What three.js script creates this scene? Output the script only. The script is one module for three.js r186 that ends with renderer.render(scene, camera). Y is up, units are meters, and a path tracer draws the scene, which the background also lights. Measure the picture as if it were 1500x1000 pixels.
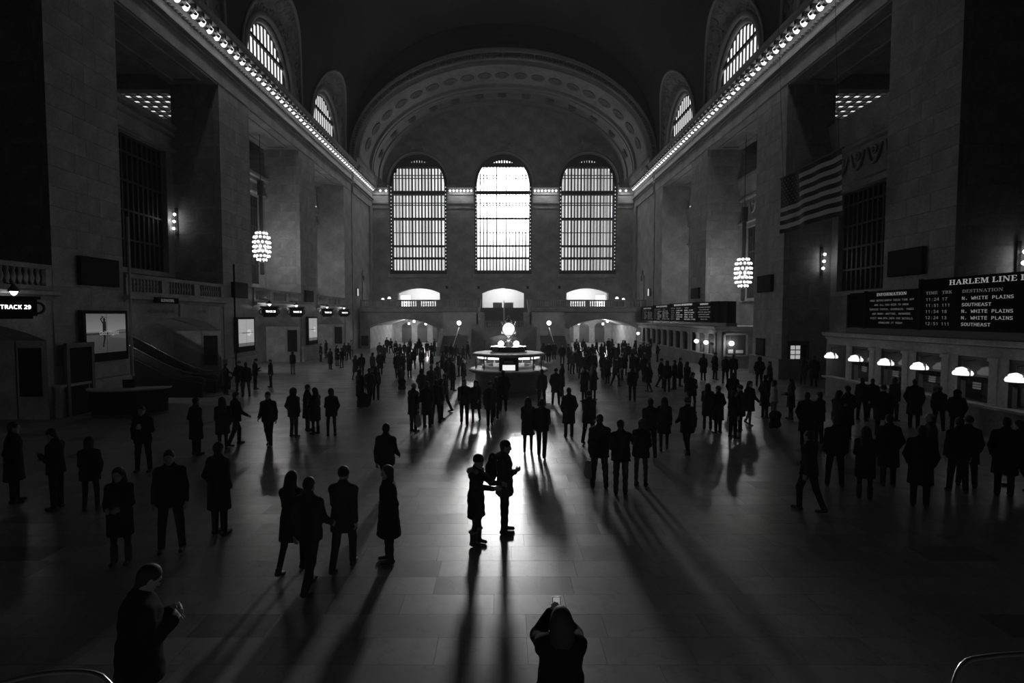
import * as THREE from 'three';
import { mergeGeometries } from 'three/addons/utils/BufferGeometryUtils.js';
import { RectAreaLightUniformsLib } from 'three/addons/lights/RectAreaLightUniformsLib.js';
RectAreaLightUniformsLib.init();

// ---------------------------------------------------------------- camera, sky, sun, exposure
const scene = new THREE.Scene();
const renderer = new THREE.WebGLRenderer({ antialias: true });
renderer.toneMapping = THREE.LinearToneMapping;
renderer.toneMappingExposure = 1.0;
renderer.shadowMap.enabled = true;

const camera = new THREE.PerspectiveCamera(2 * Math.atan(500 / 790) * 180 / Math.PI, 1.5, 0.1, 400);
camera.position.set(0, 4.2, 0);
{
  const pitch = Math.atan(38 / 790);
  camera.lookAt(0, 4.2 - Math.sin(pitch), -Math.cos(pitch));
  camera.setViewOffset(1500, 1000, 13, 0, 1500, 1000); // the picture is cropped a little off centre
}

// a hazy winter sky: even grey with the bright aureole that hangs round a low sun
const SUN_EL = 12.4 * Math.PI / 180, SUN_AZ = 0;
const sunDir = new THREE.Vector3(Math.sin(SUN_AZ) * Math.cos(SUN_EL), Math.sin(SUN_EL), -Math.cos(SUN_AZ) * Math.cos(SUN_EL));
{
  const w = 2048, h = 1024, d = new Float32Array(w * h * 4), v = new THREE.Vector3();
  for (let j = 0; j < h; j++) {
    const el = ((j + 0.5) / h - 0.5) * Math.PI;
    for (let i = 0; i < w; i++) {
      const az = ((i + 0.5) / w - 0.5) * 2 * Math.PI;
      v.set(Math.cos(el) * Math.cos(az), Math.sin(el), Math.cos(el) * Math.sin(az));
      const a = Math.acos(Math.min(1, v.dot(sunDir))) * 180 / Math.PI;
      const L = 0.5 + 30 * Math.exp(-Math.pow(a / 3.0, 2)) + 4.5 * Math.exp(-a / 4.5);
      const o = (j * w + i) * 4;
      d[o] = d[o + 1] = d[o + 2] = el > 0 ? L : 0.3; d[o + 3] = 1;
    }
  }
  const sky = new THREE.DataTexture(d, w, h, THREE.RGBAFormat, THREE.FloatType);
  sky.mapping = THREE.EquirectangularReflectionMapping; sky.magFilter = THREE.LinearFilter; sky.needsUpdate = true;
  scene.background = sky;
}
const sun = new THREE.DirectionalLight(0xffffff, 2.4);
sun.name = 'sun';
sun.position.copy(sunDir).multiplyScalar(200);
scene.fog = new THREE.FogExp2(0xffffff, 0.0012); // thin dusty air that the sun shaft and the lamps light up
sun.castShadow = true; sun.shadow.radius = 8;
Object.assign(sun.shadow.camera, { left: -30, right: 30, top: 40, bottom: -60, near: 20, far: 320 });
scene.add(sun, sun.target);

// ---------------------------------------------------------------- helpers
let seed = 20240611;
const rnd = () => { seed = (seed + 0x6d2b79f5) | 0; let t = Math.imul(seed ^ (seed >>> 15), 1 | seed); t = (t + Math.imul(t ^ (t >>> 7), 61 | t)) ^ t; return ((t ^ (t >>> 14)) >>> 0) / 4294967296; };
const rr = (a, b) => a + (b - a) * rnd();
const V = (x, y, z) => new THREE.Vector3(x, y, z);
const PI = Math.PI;
const taken = {};
function numbered(n) { taken[n] = (taken[n] ?? -1) + 1; return taken[n] ? n + '_' + String(taken[n]).padStart(3, '0') : n; }
function tag(o, label, category, group, kind) {
  o.userData = { label, category };
  if (group) o.userData.group = group;
  if (kind) o.userData.kind = kind;
  return o;
}
function thing(name, label, category, p = [0, 0, 0], turn = 0, group, kind) {
  const o = new THREE.Group(); o.name = numbered(name); o.position.set(...p); o.rotation.y = turn;
  scene.add(o); return tag(o, label, category, group, kind);
}
function part(name, geo, m, parent, p, turn) {
  const o = new THREE.Mesh(geo, m); o.name = name; o.castShadow = o.receiveShadow = true;
  if (p) o.position.set(...p);
  if (turn) o.rotation.y = turn;
  parent.add(o); return o;
}
// one mesh standing alone
function solo(name, geo, m, label, category, p, turn, group, kind) {
  const o = part(numbered(name), geo, m, scene, p, turn); return tag(o, label, category, group, kind);
}
const UB = new THREE.BoxGeometry(1, 1, 1);
// a box between two corners, sharing the unit box
function blk(name, m, parent, x0, x1, y0, y1, z0, z1) {
  const o = part(name, UB, m, parent, [(x0 + x1) / 2, (y0 + y1) / 2, (z0 + z1) / 2]);
  o.scale.set(Math.abs(x1 - x0), Math.abs(y1 - y0), Math.abs(z1 - z0)); return o;
}
// box geometry with uv in metres
function bx(x0, x1, y0, y1, z0, z1) {
  const w = Math.abs(x1 - x0), h = Math.abs(y1 - y0), d = Math.abs(z1 - z0), g = new THREE.BoxGeometry(w, h, d), uv = g.attributes.uv;
  const k = [[d, h], [d, h], [w, d], [w, d], [w, h], [w, h]];
  for (let f = 0; f < 6; f++) for (let i = 0; i < 4; i++) uv.setXY(f * 4 + i, uv.getX(f * 4 + i) * k[f][0], uv.getY(f * 4 + i) * k[f][1]);
  return g.translate((x0 + x1) / 2, (y0 + y1) / 2, (z0 + z1) / 2);
}
const strip = (g) => { let q = g.index ? g.toNonIndexed() : g; for (const k of Object.keys(q.attributes)) if (!['position', 'normal', 'uv'].includes(k)) q.deleteAttribute(k); q.morphAttributes = {}; return q; };
const merge = (list) => mergeGeometries(list.map(strip), false);
// a profile of [x, y] points pushed along z
function prism(pts, z0, z1) {
  const s = new THREE.Shape(pts.map(([x, y]) => new THREE.Vector2(x, y)));
  return new THREE.ExtrudeGeometry(s, { depth: Math.abs(z1 - z0), bevelEnabled: false, curveSegments: 12 }).translate(0, 0, Math.min(z0, z1));
}
const lathe = (pts, n = 16) => new THREE.LatheGeometry(pts.map(([x, y]) => new THREE.Vector2(x, y)), n);
function tube(pts, r, n = 24, k = 8) { return new THREE.TubeGeometry(new THREE.CatmullRomCurve3(pts.map((p) => V(...p))), n, r, k, false); }
function rod(a, b, r, k = 8, r2) {
  const A = V(...a), B = V(...b), d = B.clone().sub(A), g = new THREE.CylinderGeometry(r2 ?? r, r, d.length(), k);
  g.applyQuaternion(new THREE.Quaternion().setFromUnitVectors(V(0, 1, 0), d.normalize()));
  const m = A.add(B).multiplyScalar(0.5); return g.translate(m.x, m.y, m.z);
}
// grid surface from a function of (u, v) in 0..1
function sheet(f, nu, nv, closed = false) {
  const p = [], uv = [], ix = [];
  for (let j = 0; j <= nv; j++) for (let i = 0; i <= nu; i++) { const q = f(i / nu, j / nv); p.push(q[0], q[1], q[2]); uv.push(q[3] ?? i / nu, q[4] ?? j / nv); }
  for (let j = 0; j < nv; j++) for (let i = 0; i < nu; i++) { const a = j * (nu + 1) + i, b = a + 1, c = a + nu + 1, d = c + 1; ix.push(a, b, d, a, d, c); }
  const g = new THREE.BufferGeometry();
  g.setAttribute('position', new THREE.Float32BufferAttribute(p, 3)); g.setAttribute('uv', new THREE.Float32BufferAttribute(uv, 2)); g.setIndex(ix); g.computeVertexNormals();
  return g;
}
function areaLight(name, w, h, I, p, target, parent = scene) {
  const l = new THREE.RectAreaLight(0xffffff, I, w, h); l.name = name; l.position.set(...p); l.lookAt(...target); parent.add(l); return l;
}
function pointLight(name, I, p, r = 2, parent = scene) {
  const l = new THREE.PointLight(0xffffff, I); l.name = name; l.position.set(...p); l.castShadow = true; l.shadow.radius = r; parent.add(l); return l;
}

// ---------------------------------------------------------------- materials (a black and white picture: neutral greys)
function noiseTex(n, f, rep) {
  const d = new Uint8Array(n * n * 4);
  for (let j = 0; j < n; j++) for (let i = 0; i < n; i++) { const v = Math.max(0, Math.min(255, f(i / n, j / n))); const o = (j * n + i) * 4; d[o] = d[o + 1] = d[o + 2] = v; d[o + 3] = 255; }
  const t = new THREE.DataTexture(d, n, n, THREE.RGBAFormat); t.wrapS = t.wrapT = THREE.RepeatWrapping; t.magFilter = THREE.LinearFilter; t.needsUpdate = true;
  if (rep) t.repeat.set(...rep); return t;
}
const LAT = Array.from({ length: 64 * 64 }, () => rnd());
function vn(x, y, p) { // periodic value noise, p cells
  x *= p; y *= p; const i = Math.floor(x), j = Math.floor(y), u = x - i, v = y - j, s = (t) => t * t * (3 - 2 * t), at = (a, b) => LAT[(((b % p) + p) % p) * 64 % 4096 + (((a % p) + p) % p)];
  const a = at(i, j), b = at(i + 1, j), c = at(i, j + 1), d = at(i + 1, j + 1); return a + (b - a) * s(u) + (c - a) * s(v) + (a - b - c + d) * s(u) * s(v);
}
const fbm = (x, y, p = 4) => 0.5 * vn(x, y, p) + 0.25 * vn(x, y, p * 2) + 0.15 * vn(x, y, p * 4) + 0.1 * vn(x, y, Math.min(63, p * 12));
const texStone = noiseTex(512, (x, y) => 205 + 70 * (fbm(x, y, 4) - 0.5) + 26 * (vn(x, y, 60) - 0.5));
texStone.colorSpace = THREE.SRGBColorSpace;
const texMarble = noiseTex(512, (x, y) => { const w = fbm(x, y, 3) * 3.2, v = Math.abs(Math.sin((x * 3 + y * 2 + w) * PI)); return 214 + 40 * (fbm(y, x, 5) - 0.5) - 26 * Math.pow(1 - v, 6); });
texMarble.colorSpace = THREE.SRGBColorSpace;
const texBump = noiseTex(256, (x, y) => 128 + 120 * (fbm(x, y, 8) - 0.5));
const rep = (t, x, y, ox = 0, oy = 0) => { const c = t.clone(); c.repeat.set(x, y); c.offset.set(ox, oy); c.needsUpdate = true; return c; };
const g_ = (v) => new THREE.Color().setRGB(v, v, v);
const std = (v, rough = 0.8, o = {}) => new THREE.MeshStandardMaterial({ color: g_(v), roughness: rough, ...o });
const glow = (L, v = 0.8) => new THREE.MeshStandardMaterial({ color: g_(v), roughness: 0.6, emissive: g_(1), emissiveIntensity: L });
const STONE = 0.50;
const M = {
  stone: std(STONE, 0.75, { map: rep(texStone, 0.25, 0.25) }),
  stoneLight: std(STONE * 1.08, 0.7, { map: rep(texStone, 0.3, 0.3) }),
  joint: std(0.2, 0.95),
  blocks: [0, 1, 2, 3].map((k) => std(STONE * [1, 0.9, 1.07, 0.82][k], 0.72, { map: rep(texStone, 0.45, 0.18, k * 0.23, k * 0.31) })),
  marble: [0, 1, 2, 3, 4, 5].map((k) => new THREE.MeshPhysicalMaterial({ color: g_([0.3, 0.27, 0.34, 0.24, 0.31, 0.15][k]), roughness: [0.3, 0.33, 0.28, 0.32, 0.31, 0.35][k], specularIntensity: 0.5, map: rep(texMarble, 0.5, 0.3, k * 0.17, k * 0.29), bumpMap: rep(texBump, 1, 0.5), bumpScale: 0.0006 })),
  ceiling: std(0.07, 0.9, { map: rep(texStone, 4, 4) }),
  bronze: std(0.06, 0.45, { metalness: 0.6 }),
  brass: std(0.5, 0.28, { metalness: 1 }),
  iron: std(0.035, 0.6),
  black: new THREE.MeshPhysicalMaterial({ color: g_(0.008), roughness: 0.85, specularIntensity: 0.2 }),
  screenBlack: new THREE.MeshPhysicalMaterial({ color: g_(0.005), roughness: 0.6, specularIntensity: 0.15 }),
  darkWood: std(0.05, 0.5),
  plaster: std(0.55, 0.85, { map: rep(texStone, 0.4, 0.4) }),
  white: std(0.8, 0.6),
  glass: new THREE.MeshPhysicalMaterial({ color: 0xffffff, transmission: 1, thickness: 0, roughness: 0, ior: 1.5 }),
};
// ================================================================ THE HALL
// x across (pier faces at +-18.3), y up, the hall runs towards -z; its far end wall stands at z = -76
const W = 18.3, R = 21.4, ENDZ = -76, ARCHZ = -65, BASE = 22.7, TOP = 38.5;
const PIERS = [[-12.5, -8.4], [-26.1, -22.0], [-39.5, -35.4], [-53.1, -49.0]];
const BAYS = [[-22.0, -12.5], [-35.4, -26.1], [-49.0, -39.5], [-62.6, -53.1]];

// ---- floor: marble slabs laid in rows, the nearest ones each a piece of its own
{
  const fl = thing('floor', 'polished grey marble floor laid in rows of long slabs', 'floor', [0, 0, 0], 0, null, 'structure');
  part('bedding', bx(-27, 27, -0.4, -0.026, -96, 12), M.joint, fl);
  const list = []; let row = 0;
  for (let z = -5.2; z > -75.8; row++) {
    const d = 0.56 + 0.06 * (rnd() - 0.5); let x = -18.4 - rnd();
    while (x < 18.4) { const w = rr(0.85, 1.35); list.push([x, x + w, z - d, z]); x += w; }
    z -= d;
  }
  for (let z = -5.2; z < 11.5; z += 0.56) { let x = -18.4 - rnd(); while (x < 18.4) { const w = 2.4; list.push([x, x + w, z, z + 0.56]); x += w; } }
  const vis = (t) => { const x = (t[0] + t[1]) / 2, z = -(t[2] + t[3]) / 2; return z > 5.4 && Math.abs(x) < z * 0.98 ? z : 1e9; };
  list.sort((a, b) => vis(a) - vis(b));
  const rest = M.marble.map(() => []);
  const tone = () => { const r = rnd(); return r < 0.3 ? 0 : r < 0.5 ? 1 : r < 0.68 ? 2 : r < 0.79 ? 3 : r < 0.95 ? 4 : 5; };
  list.forEach(([x0, x1, z0, z1], k) => {
    const m = tone(), e = 0.0018, h = 0.0012 * rnd();
    if (k < 296) blk('slab', M.marble[m], fl, x0 + e, x1 - e, -0.03, -h, z0 + e, z1 - e);
    else rest[m].push(bx(Math.max(-18.9, x0 + e), Math.min(18.9, x1 - e), -0.03, -h, z0 + e, z1 - e));
  });
  rest.forEach((gs, m) => { if (gs.length) { const o = part('far_slabs', merge(gs), M.marble[m], fl); o.userData.kind = 'stuff'; } });
  // side aisles and passages
  for (const s of [-1, 1]) part('aisle_paving', bx(s * 18.4, s * 26.9, -0.03, -0.002, -76, 12), M.marble[1], fl);
  part('passage_paving', bx(-18, 18, -0.03, -0.001, -94, -75.8), M.marble[0], fl);
}

// ---- the vault, with a penetration over every lunette
const NEXP = 2.25;
const vaultX = (y) => W * Math.pow(Math.max(0, 1 - Math.pow((y - BASE) / (TOP - BASE), NEXP)), 1 / NEXP);
const LUN = [-30.75, -44.25, -57.85], LA = 5.6, LH = 6.7;
{
  const c = thing('ceiling', 'dark elliptical barrel vault over the hall', 'ceiling', [0, 0, 0], 0, null, 'structure');
  const ZE = ARCHZ - 0.5, zs = new Set([11, ZE]); for (let z = 11; z > ZE; z -= 1) zs.add(z);
  for (const l of LUN) for (let k = 0; k <= 28; k++) zs.add(+(l + LA * Math.cos(k / 28 * PI)).toFixed(3));
  const cols = [...zs].filter((z) => z <= 11 && z >= ZE).sort((a, b) => b - a);
  const lowest = (z) => { for (const l of LUN) { const q = (z - l) / LA; if (Math.abs(q) < 1) return BASE + LH * Math.sqrt(1 - q * q); } return BASE; };
  const N = 36;
  for (const s of [-1, 1]) {
    const g = sheet((u, v) => {
      const z = cols[Math.round(u * (cols.length - 1))], y0 = lowest(z), t0 = Math.asin(Math.pow((y0 - BASE) / (TOP - BASE), NEXP / 2));
      const t = t0 + (PI / 2 - t0) * v, y = BASE + (TOP - BASE) * Math.pow(Math.sin(t), 2 / NEXP);
      return [s * vaultX(y), y, z, z / 60, t * 0.4];
    }, cols.length - 1, N);
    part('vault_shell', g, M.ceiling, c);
  }
  // face of the vault's end above the great arch
  part('end_shell', sheet((u, v) => {
    const t = u * PI, yo = BASE + (TOP - BASE) * Math.pow(Math.sin(t), 2 / NEXP), xo = (vaultX(yo) + 0.1) * Math.sign(Math.cos(t)), xi = 17.9 * Math.cos(t), yi = 22.9 + 12.3 * Math.sin(t);
    return [xo + (xi - xo) * v, yo + (yi - yo) * v, ARCHZ - 0.2];
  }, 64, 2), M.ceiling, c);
}

// ---- side walls, piers, lintels, cornices, lunettes: the same on both sides
M.ornament = std(0.42, 0.85, { map: rep(texStone, 1, 1), bumpMap: rep(texBump, 3, 2), bumpScale: 0.02 });
M.bulbCup = glow(1.25);
M.bulb = glow(4.5);
M.windowPane = glow(0.85);
const panes = [M.windowPane, glow(0.7), glow(1.0)];
M.lunettePane = glow(1.1);
M.skyPane = glow(0.9);
const cupG = merge([lathe([[0.09, -0.15], [0.14, -0.1], [0.2, 0.05], [0.23, 0.13], [0.0, 0.15]], 14), new THREE.SphereGeometry(0.06, 8, 6).translate(0, 0.22, 0)]);
const scrollG = merge([new THREE.CylinderGeometry(0.17, 0.17, 0.24, 12).rotateX(PI / 2), bx(-0.35, 0.3, 0.08, 0.34, -0.11, 0.11), new THREE.CylinderGeometry(0.1, 0.1, 0.25, 10).rotateX(PI / 2).translate(-0.3, -0.12, 0)]);

function corniceProfile(s, w = W) { // points into the hall: d metres in front of the wall
  const p = [[-0.4, 19.1], [0.05, 19.1], [0.05, 20.0], [0.2, 20.02], [0.2, 20.12], [0.06, 20.14], [0.06, 20.26], [0.34, 20.3], [0.34, 20.42], [0.12, 20.46], [0.12, 21.02], [0.2, 21.06], [0.2, 21.14], [0.1, 21.2], [0.1, 21.78], [0.86, 21.84], [0.86, 22.02], [0.92, 22.06], [1.0, 22.2], [1.0, 22.26], [0.2, 22.4], [-0.4, 22.78]];
  return p.map(([d, y]) => [s * (w - d), y]);
}
for (const s of [-1, 1]) {
  const side = s < 0 ? 'left' : 'right';
  const X = (a) => s * a;
  // piers and the wall behind them
  const wall = thing('wall_' + side, `${side} side wall of pale ashlar stone with tall square piers`, 'wall', [0, 0, 0], 0, null, 'structure');
  for (const [z0, z1] of PIERS) {
    part('pier_core', bx(X(W + 0.04), X(R), 0, 19.3, z0, z1 - 0.04), M.joint, wall);
    part('plinth', bx(X(W - 0.22), X(R - 0.06), 0, 1.25, z0 - 0.1, z1 + 0.12), M.stone, wall);
    part('plinth_cap', bx(X(W - 0.3), X(R - 0.06), 1.25, 1.36, z0 - 0.16, z1 + 0.18), M.stone, wall);
    if (z0 < -50.5 && z1 < -60) continue;
    if (z1 > -10) { part('pier_face', bx(X(W), X(R), 1.36, 19.2, z0, z1), M.stone, wall); continue; }
    const H = 0.81; let k = 0;
    for (let y = 1.36; y < 19.05; y += H, k++) {
      const y1 = Math.min(19.15, y + H), e = 0.006, m = () => M.blocks[Math.floor(rnd() * 4)];
      const cut = k % 2 ? [0, 1.35, 2.75, 4.1] : [0, 2.05, 4.1];
      for (let i = 0; i + 1 < cut.length; i++) blk('stone_block', m(), wall, X(W), X(W + 0.4), y + e, y1 - e, z1 - cut[i] - (i ? e : 0), z1 - cut[i + 1] + e);
      const cutX = k % 2 ? [0.4, 1.7, 3.1] : [0.4, 3.1];
      for (let i = 0; i + 1 < cutX.length; i++) blk('stone_block', m(), wall, X(W + cutX[i] + e), X(W + cutX[i + 1]), y + e, y1 - e, z1, z1 - 0.4);
    }
  }
  // corner mass between the last bay and the end wall
  part('corner_pier', bx(X(W), X(R), 0, 19.2, -65.6, -62.6), M.stone, wall);
  part('corner_groove', bx(X(W + 0.5), X(R), 0, 19.2, -66.3, -65.6), M.joint, wall);
  part('corner_wall', bx(X(W + 0.1), X(R), 0, 19.2, -77, -66.3), M.stone, wall);
  part('corner_pilaster', bx(X(W - 0.12), X(W + 0.2), 0, 19.2, -76.2, -74.6), M.stone, wall);
  // niche relief on the corner wall
  const rel = part('relief_panel', bx(X(W - 0.04), X(W + 0.12), 5.2, 9.4, -71.9, -70.5), M.stoneLight, wall);
  part('relief_arch', new THREE.CylinderGeometry(0.7, 0.7, 0.16, 18, 1, false, 0, PI).rotateZ(PI / 2).rotateX(s > 0 ? -PI / 2 : PI / 2).translate(X(W + 0.04), 9.4, -71.2), M.stoneLight, wall);
  // attic above the openings
  part('attic', bx(X(W + 0.3), X(R), 19.1, 22.75, -77, 11), M.stone, wall);
  part('arch_impost', bx(X(17.35), X(R), 22.38, 23.5, -77, -64.9), M.stone, wall);
  part('attic_cap', bx(X(W + 0.1), X(R), 22.7, 23.0, -64.9, 11), M.stone, wall);
  part('attic_back', bx(X(R), X(27.5), 19.65, 22.75, -77, 11), M.stone, wall);
  part('outer_wall', bx(X(27), X(27.5), 0, 19.7, -77, 11), M.plaster, wall);
  // the recess behind each bay: window wall, entablature with garlands, soffit frame, cross beam
  BAYS.forEach(([z0, z1], b) => {
    const zc = (z0 + z1) / 2, hw = 4.0, wb = s < 0 ? 6.9 : 5.7, wt = s < 0 ? 14.6 : 11.9, fr = s < 0 ? 14.9 : 12.5, ft = s < 0 ? 15.6 : 14.3;
    part('recess_wall', merge([bx(X(R), X(R + 0.7), 0, wb, z0 - 4.1, z1), bx(X(R), X(R + 0.7), wb, wt, z0 - 4.1, zc - hw), bx(X(R), X(R + 0.7), wb, wt, zc + hw, z1)]), M.stone, wall);
    part('recess_entablature', prism([[X(R + 0.7), wt], [X(R - 0.06), wt], [X(R - 0.06), fr - 0.25], [X(R - 0.25), fr - 0.2], [X(R - 0.25), fr - 0.05], [X(R), fr], [X(R), ft], [X(R - 0.2), ft + 0.1], [X(R - 0.2), ft + 0.3], [X(R - 0.1), ft + 0.4], [X(R - 0.4), 16.1], [X(R - 0.4), 16.35], [X(R + 0.7), 16.35]], z0 - 0.02, z1 + 0.02), M.stone, wall);
    part('sill', bx(X(R - 0.25), X(R + 0.4), wb - 0.28, wb, zc - hw - 0.2, zc + hw + 0.2), M.stoneLight, wall);
    if (s > 0) for (let k = 0; k < 6; k++) { // garland swags and rosettes of the frieze
      const z = z0 + 0.9 + k * (z1 - z0 - 1.8) / 5;
      part('garland', merge([tube([[X(R - 0.06), 14.0, z - 0.62], [X(R - 0.1), 13.2, z - 0.3], [X(R - 0.12), 13.0, z], [X(R - 0.1), 13.2, z + 0.3], [X(R - 0.06), 14.0, z + 0.62]], 0.09, 14, 6), new THREE.TorusGeometry(0.2, 0.07, 6, 12).rotateY(PI / 2).translate(X(R - 0.06), 13.75, z), new THREE.SphereGeometry(0.1, 8, 6).translate(X(R - 0.08), 13.75, z)]), M.stone, wall);
    }
    part('soffit', bx(X(W + 0.05), X(R), 19.0, 19.2, z0, z1), M.stone, wall);
    const e = 0.7, f = (x0, x1, a, c) => bx(X(x0), X(x1), 18.9, 19.02, a, c);
    part('soffit_frame', merge([f(W + e, W + e + 0.16, z0 + e, z1 - e), f(R - e, R - e + 0.16, z0 + e, z1 - e), f(W + e, R - e, z0 + e, z0 + e + 0.16), f(W + e, R - e, z1 - e - 0.16, z1 - e)]), M.stone, wall);
    part('cross_beam', merge([bx(X(R - 0.02), X(27), 18.7, 19.7, z0 - 0.6, z0 + 0.05), bx(X(R - 0.02), X(27), 18.95, 19.05, z0 - 0.7, z0 + 0.15)]), M.stone, wall);
  });
  // skylight over the rear aisle, seen past the second pier
  const sk = thing('window_' + (s < 0 ? 21 : 22), `lit skylight of small square panes high behind the ${side} piers`, 'skylight', [0, 0, 0], 0, null, 'structure');
  for (const [a, c] of [[-42.5, -36.2]]) {
    part('frame', merge([...Array(8).keys()].map((k) => bx(X(22), X(26.6), 19.36, 19.55, a + k * 0.9 - 0.07, a + k * 0.9 + 0.07)).concat([...Array(7).keys()].map((k) => bx(X(22.1 + k * 0.73), X(22.22 + k * 0.73), 19.36, 19.55, a, c)))), M.iron, sk);
    for (let i = 0; i < 7; i++) for (let j = 0; j < 6; j++) blk('pane', M.skyPane, sk, X(22.22 + j * 0.73), X(22.83 + j * 0.73), 19.56, 19.6, a + i * 0.9 + 0.07, a + i * 0.9 + 0.83);
    areaLight('skylight', 4, 6, 0.25, [X(24.3), 19.3, (a + c) / 2], [X(24.3), 0, (a + c) / 2], sk);
  }
  // cornice with its bare lamps between scrolls
  const cor = thing('trim_' + (s < 0 ? 1 : 2), `long moulded stone cornice with a row of glowing lamps along the ${side} wall`, 'cornice', [0, 0, 0], 0, null, 'structure');
  part('moulding', prism(corniceProfile(s), -65.5, 11), M.stone, cor);
  part('moulding', prism(corniceProfile(s, W - 0.02), -75.9, -66.4), M.stone, cor);
  part('moulding_return', prism(corniceProfile(s, W + 0.35), -66.4, -65.5), M.stone, cor);
  for (let k = 0; k < 58; k++) {
    const z = -28.6 - k * 0.82; if (z < -75.2) break;
    part('lamp_cup', cupG, M.bulbCup, cor, [X(W - 0.52), 21.42, z]);
    part('scroll', scrollG, M.bronze, cor, [X(W - 0.5), 21.48, z + 0.41], s > 0 ? 0 : PI);
  }
  for (const [a, c] of [[-75, -62], [-62, -50.5], [-50.5, -39], [-39, -27.5]])
    areaLight('cornice_lamps', Math.abs(a - c), 0.2, 9, [X(W - 0.85), 21.45, (a + c) / 2], [X(W + 0.2), 20.3, (a + c) / 2], cor);
  part('leaf_band', merge([...Array(130).keys()].map((k) => new THREE.ConeGeometry(0.13, 0.22, 5).rotateX(PI).translate(X(W - 0.26), 20.95, -21.5 - k * 0.34)).filter((_, k) => -21.5 - k * 0.34 > -65.2)), M.stone, cor);
  // lunettes: penetration shell, archivolt, barred window
  LUN.forEach((zc, k) => {
    const far = ['nearest', 'middle', 'farthest'][k];
    const arch = (q, a, b, x) => [X(x), BASE + b * Math.sin(q), zc + a * Math.cos(q)];
    const lu = thing('window_' + (s < 0 ? 4 + k : 8 + k), `${far} barred lunette window above the ${side} cornice`, 'window', [0, 0, 0], 0, null, 'structure');
    const S = (u, v) => {
      const q = u * PI, A = arch(q, 4.35, 4.8, W + 0.55), yb = BASE + LH * Math.sin(q), B = [X(vaultX(yb)), yb, zc + LA * Math.cos(q)], bow = 0.35 * Math.sin(v * PI);
      return [A[0] + (B[0] - A[0]) * v, A[1] + (B[1] - A[1]) * v + bow * Math.sin(q), A[2] + (B[2] - A[2]) * v + bow * Math.cos(q) * 0.6, u * 3, v * 0.9];
    };
    part('shell', sheet(S, 40, 8), M.ornament, lu);
    // carved scrolls, leaves and an oval medallion standing proud of the shell
    const carved = [], on = (g, u, v, turn) => {
      const P = V(...S(u, v)), du = V(...S(u + 0.01, v)).sub(P).normalize(), dv = V(...S(u, v + 0.02)).sub(P), n = du.clone().cross(dv).normalize(); if (n.dot(V(X(14), 23, zc).sub(P)) < 0) n.negate();
      return g.rotateZ(turn).applyMatrix4(new THREE.Matrix4().makeBasis(du, n.clone().cross(du), n).setPosition(P));
    };
    for (let i = 0; i < 46; i++) {
      const u = 0.06 + 0.88 * (i + 0.5) / 46, wide = Math.sin(u * PI), v = 0.5 + 0.33 * (i % 2 ? 1 : -1) * (0.5 + 0.5 * rnd()), r = (0.16 + 0.3 * rnd()) * (0.35 + 0.65 * wide);
      carved.push(on(new THREE.TorusGeometry(r, 0.09, 5, 14, 4.6), u, v, rnd() * 6));
      carved.push(on(new THREE.SphereGeometry(0.5, 8, 5).scale(r * 1.3, r * 0.5, 0.3), u + 0.008, 1 - v, rnd() * 6));
    }
    for (const q of [0.32, 0.5, 0.68]) carved.push(on(new THREE.SphereGeometry(0.5, 14, 8).scale(1.1, 0.8, 0.3), q, 0.55, 0), on(new THREE.TorusGeometry(0.75, 0.08, 6, 20), q, 0.55, 0));
    part('carved_relief', merge(carved), M.ornament, lu);
    const rim = (a, b, x, r) => new THREE.TubeGeometry(new THREE.CatmullRomCurve3([...Array(25).keys()].map((i) => V(...arch(i / 24 * PI, a, b, x)))), 40, r, 7);
    part('archivolt', merge([rim(4.5, 5.0, W + 0.35, 0.26), rim(4.1, 4.6, W + 0.6, 0.2)]), M.stone, lu);
    part('shell_rim', new THREE.TubeGeometry(new THREE.CatmullRomCurve3([...Array(33).keys()].map((i) => { const q = i / 32 * PI, y = BASE + LH * Math.sin(q); return V(X(vaultX(y) - 0.05), y, zc + LA * Math.cos(q)); })), 56, 0.13, 6), M.stone, lu);
    const xb = W + 0.75, n = 13, hw = 4.0, y0 = 23.2, ht = (z) => BASE + 4.35 * Math.sqrt(Math.max(0, 1 - (z / 4.1) ** 2)), bars = [];
    for (let i = 0; i <= n; i++) { const z = -hw + 2 * hw * i / n, y = ht(z); if (y > y0 + 0.3) bars.push(bx(X(xb - 0.04), X(xb + 0.02), y0, y, zc + z - 0.075, zc + z + 0.075)); }
    bars.push(bx(X(xb - 0.14), X(xb + 0.1), 25.25, 25.5, zc - 3.4, zc + 3.4), bx(X(xb - 0.14), X(xb + 0.1), BASE, y0 + 0.12, zc - hw - 0.2, zc + hw + 0.2));
    part('bars', merge(bars), M.iron, lu);
    for (let i = 0; i < n; i++) {
      const za = -hw + 2 * hw * (i + 0.5) / n, y = ht(Math.abs(za) + 0.25), w = hw / n - 0.09;
      if (Math.min(25.25, y) > y0 + 0.2) blk('pane', M.lunettePane, lu, X(xb + 0.02), X(xb + 0.05), y0 + 0.1, Math.min(25.27, y), zc + za - w, zc + za + w);
      if (y > 25.7) blk('pane', M.lunettePane, lu, X(xb + 0.02), X(xb + 0.05), 25.48, y, zc + za - w, zc + za + w);
    }
    part('backing', sheet((u, v) => { const q = u * PI; return [X(xb + 0.14), BASE + 5.1 * Math.sin(q) * v, zc + 4.6 * Math.cos(q)]; }, 32, 1), M.iron, lu);
    areaLight('lunette_window', 7, 2.4, 0.15, [X(xb - 0.2), 25, zc], [0, 20, zc], lu);
  });
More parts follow.
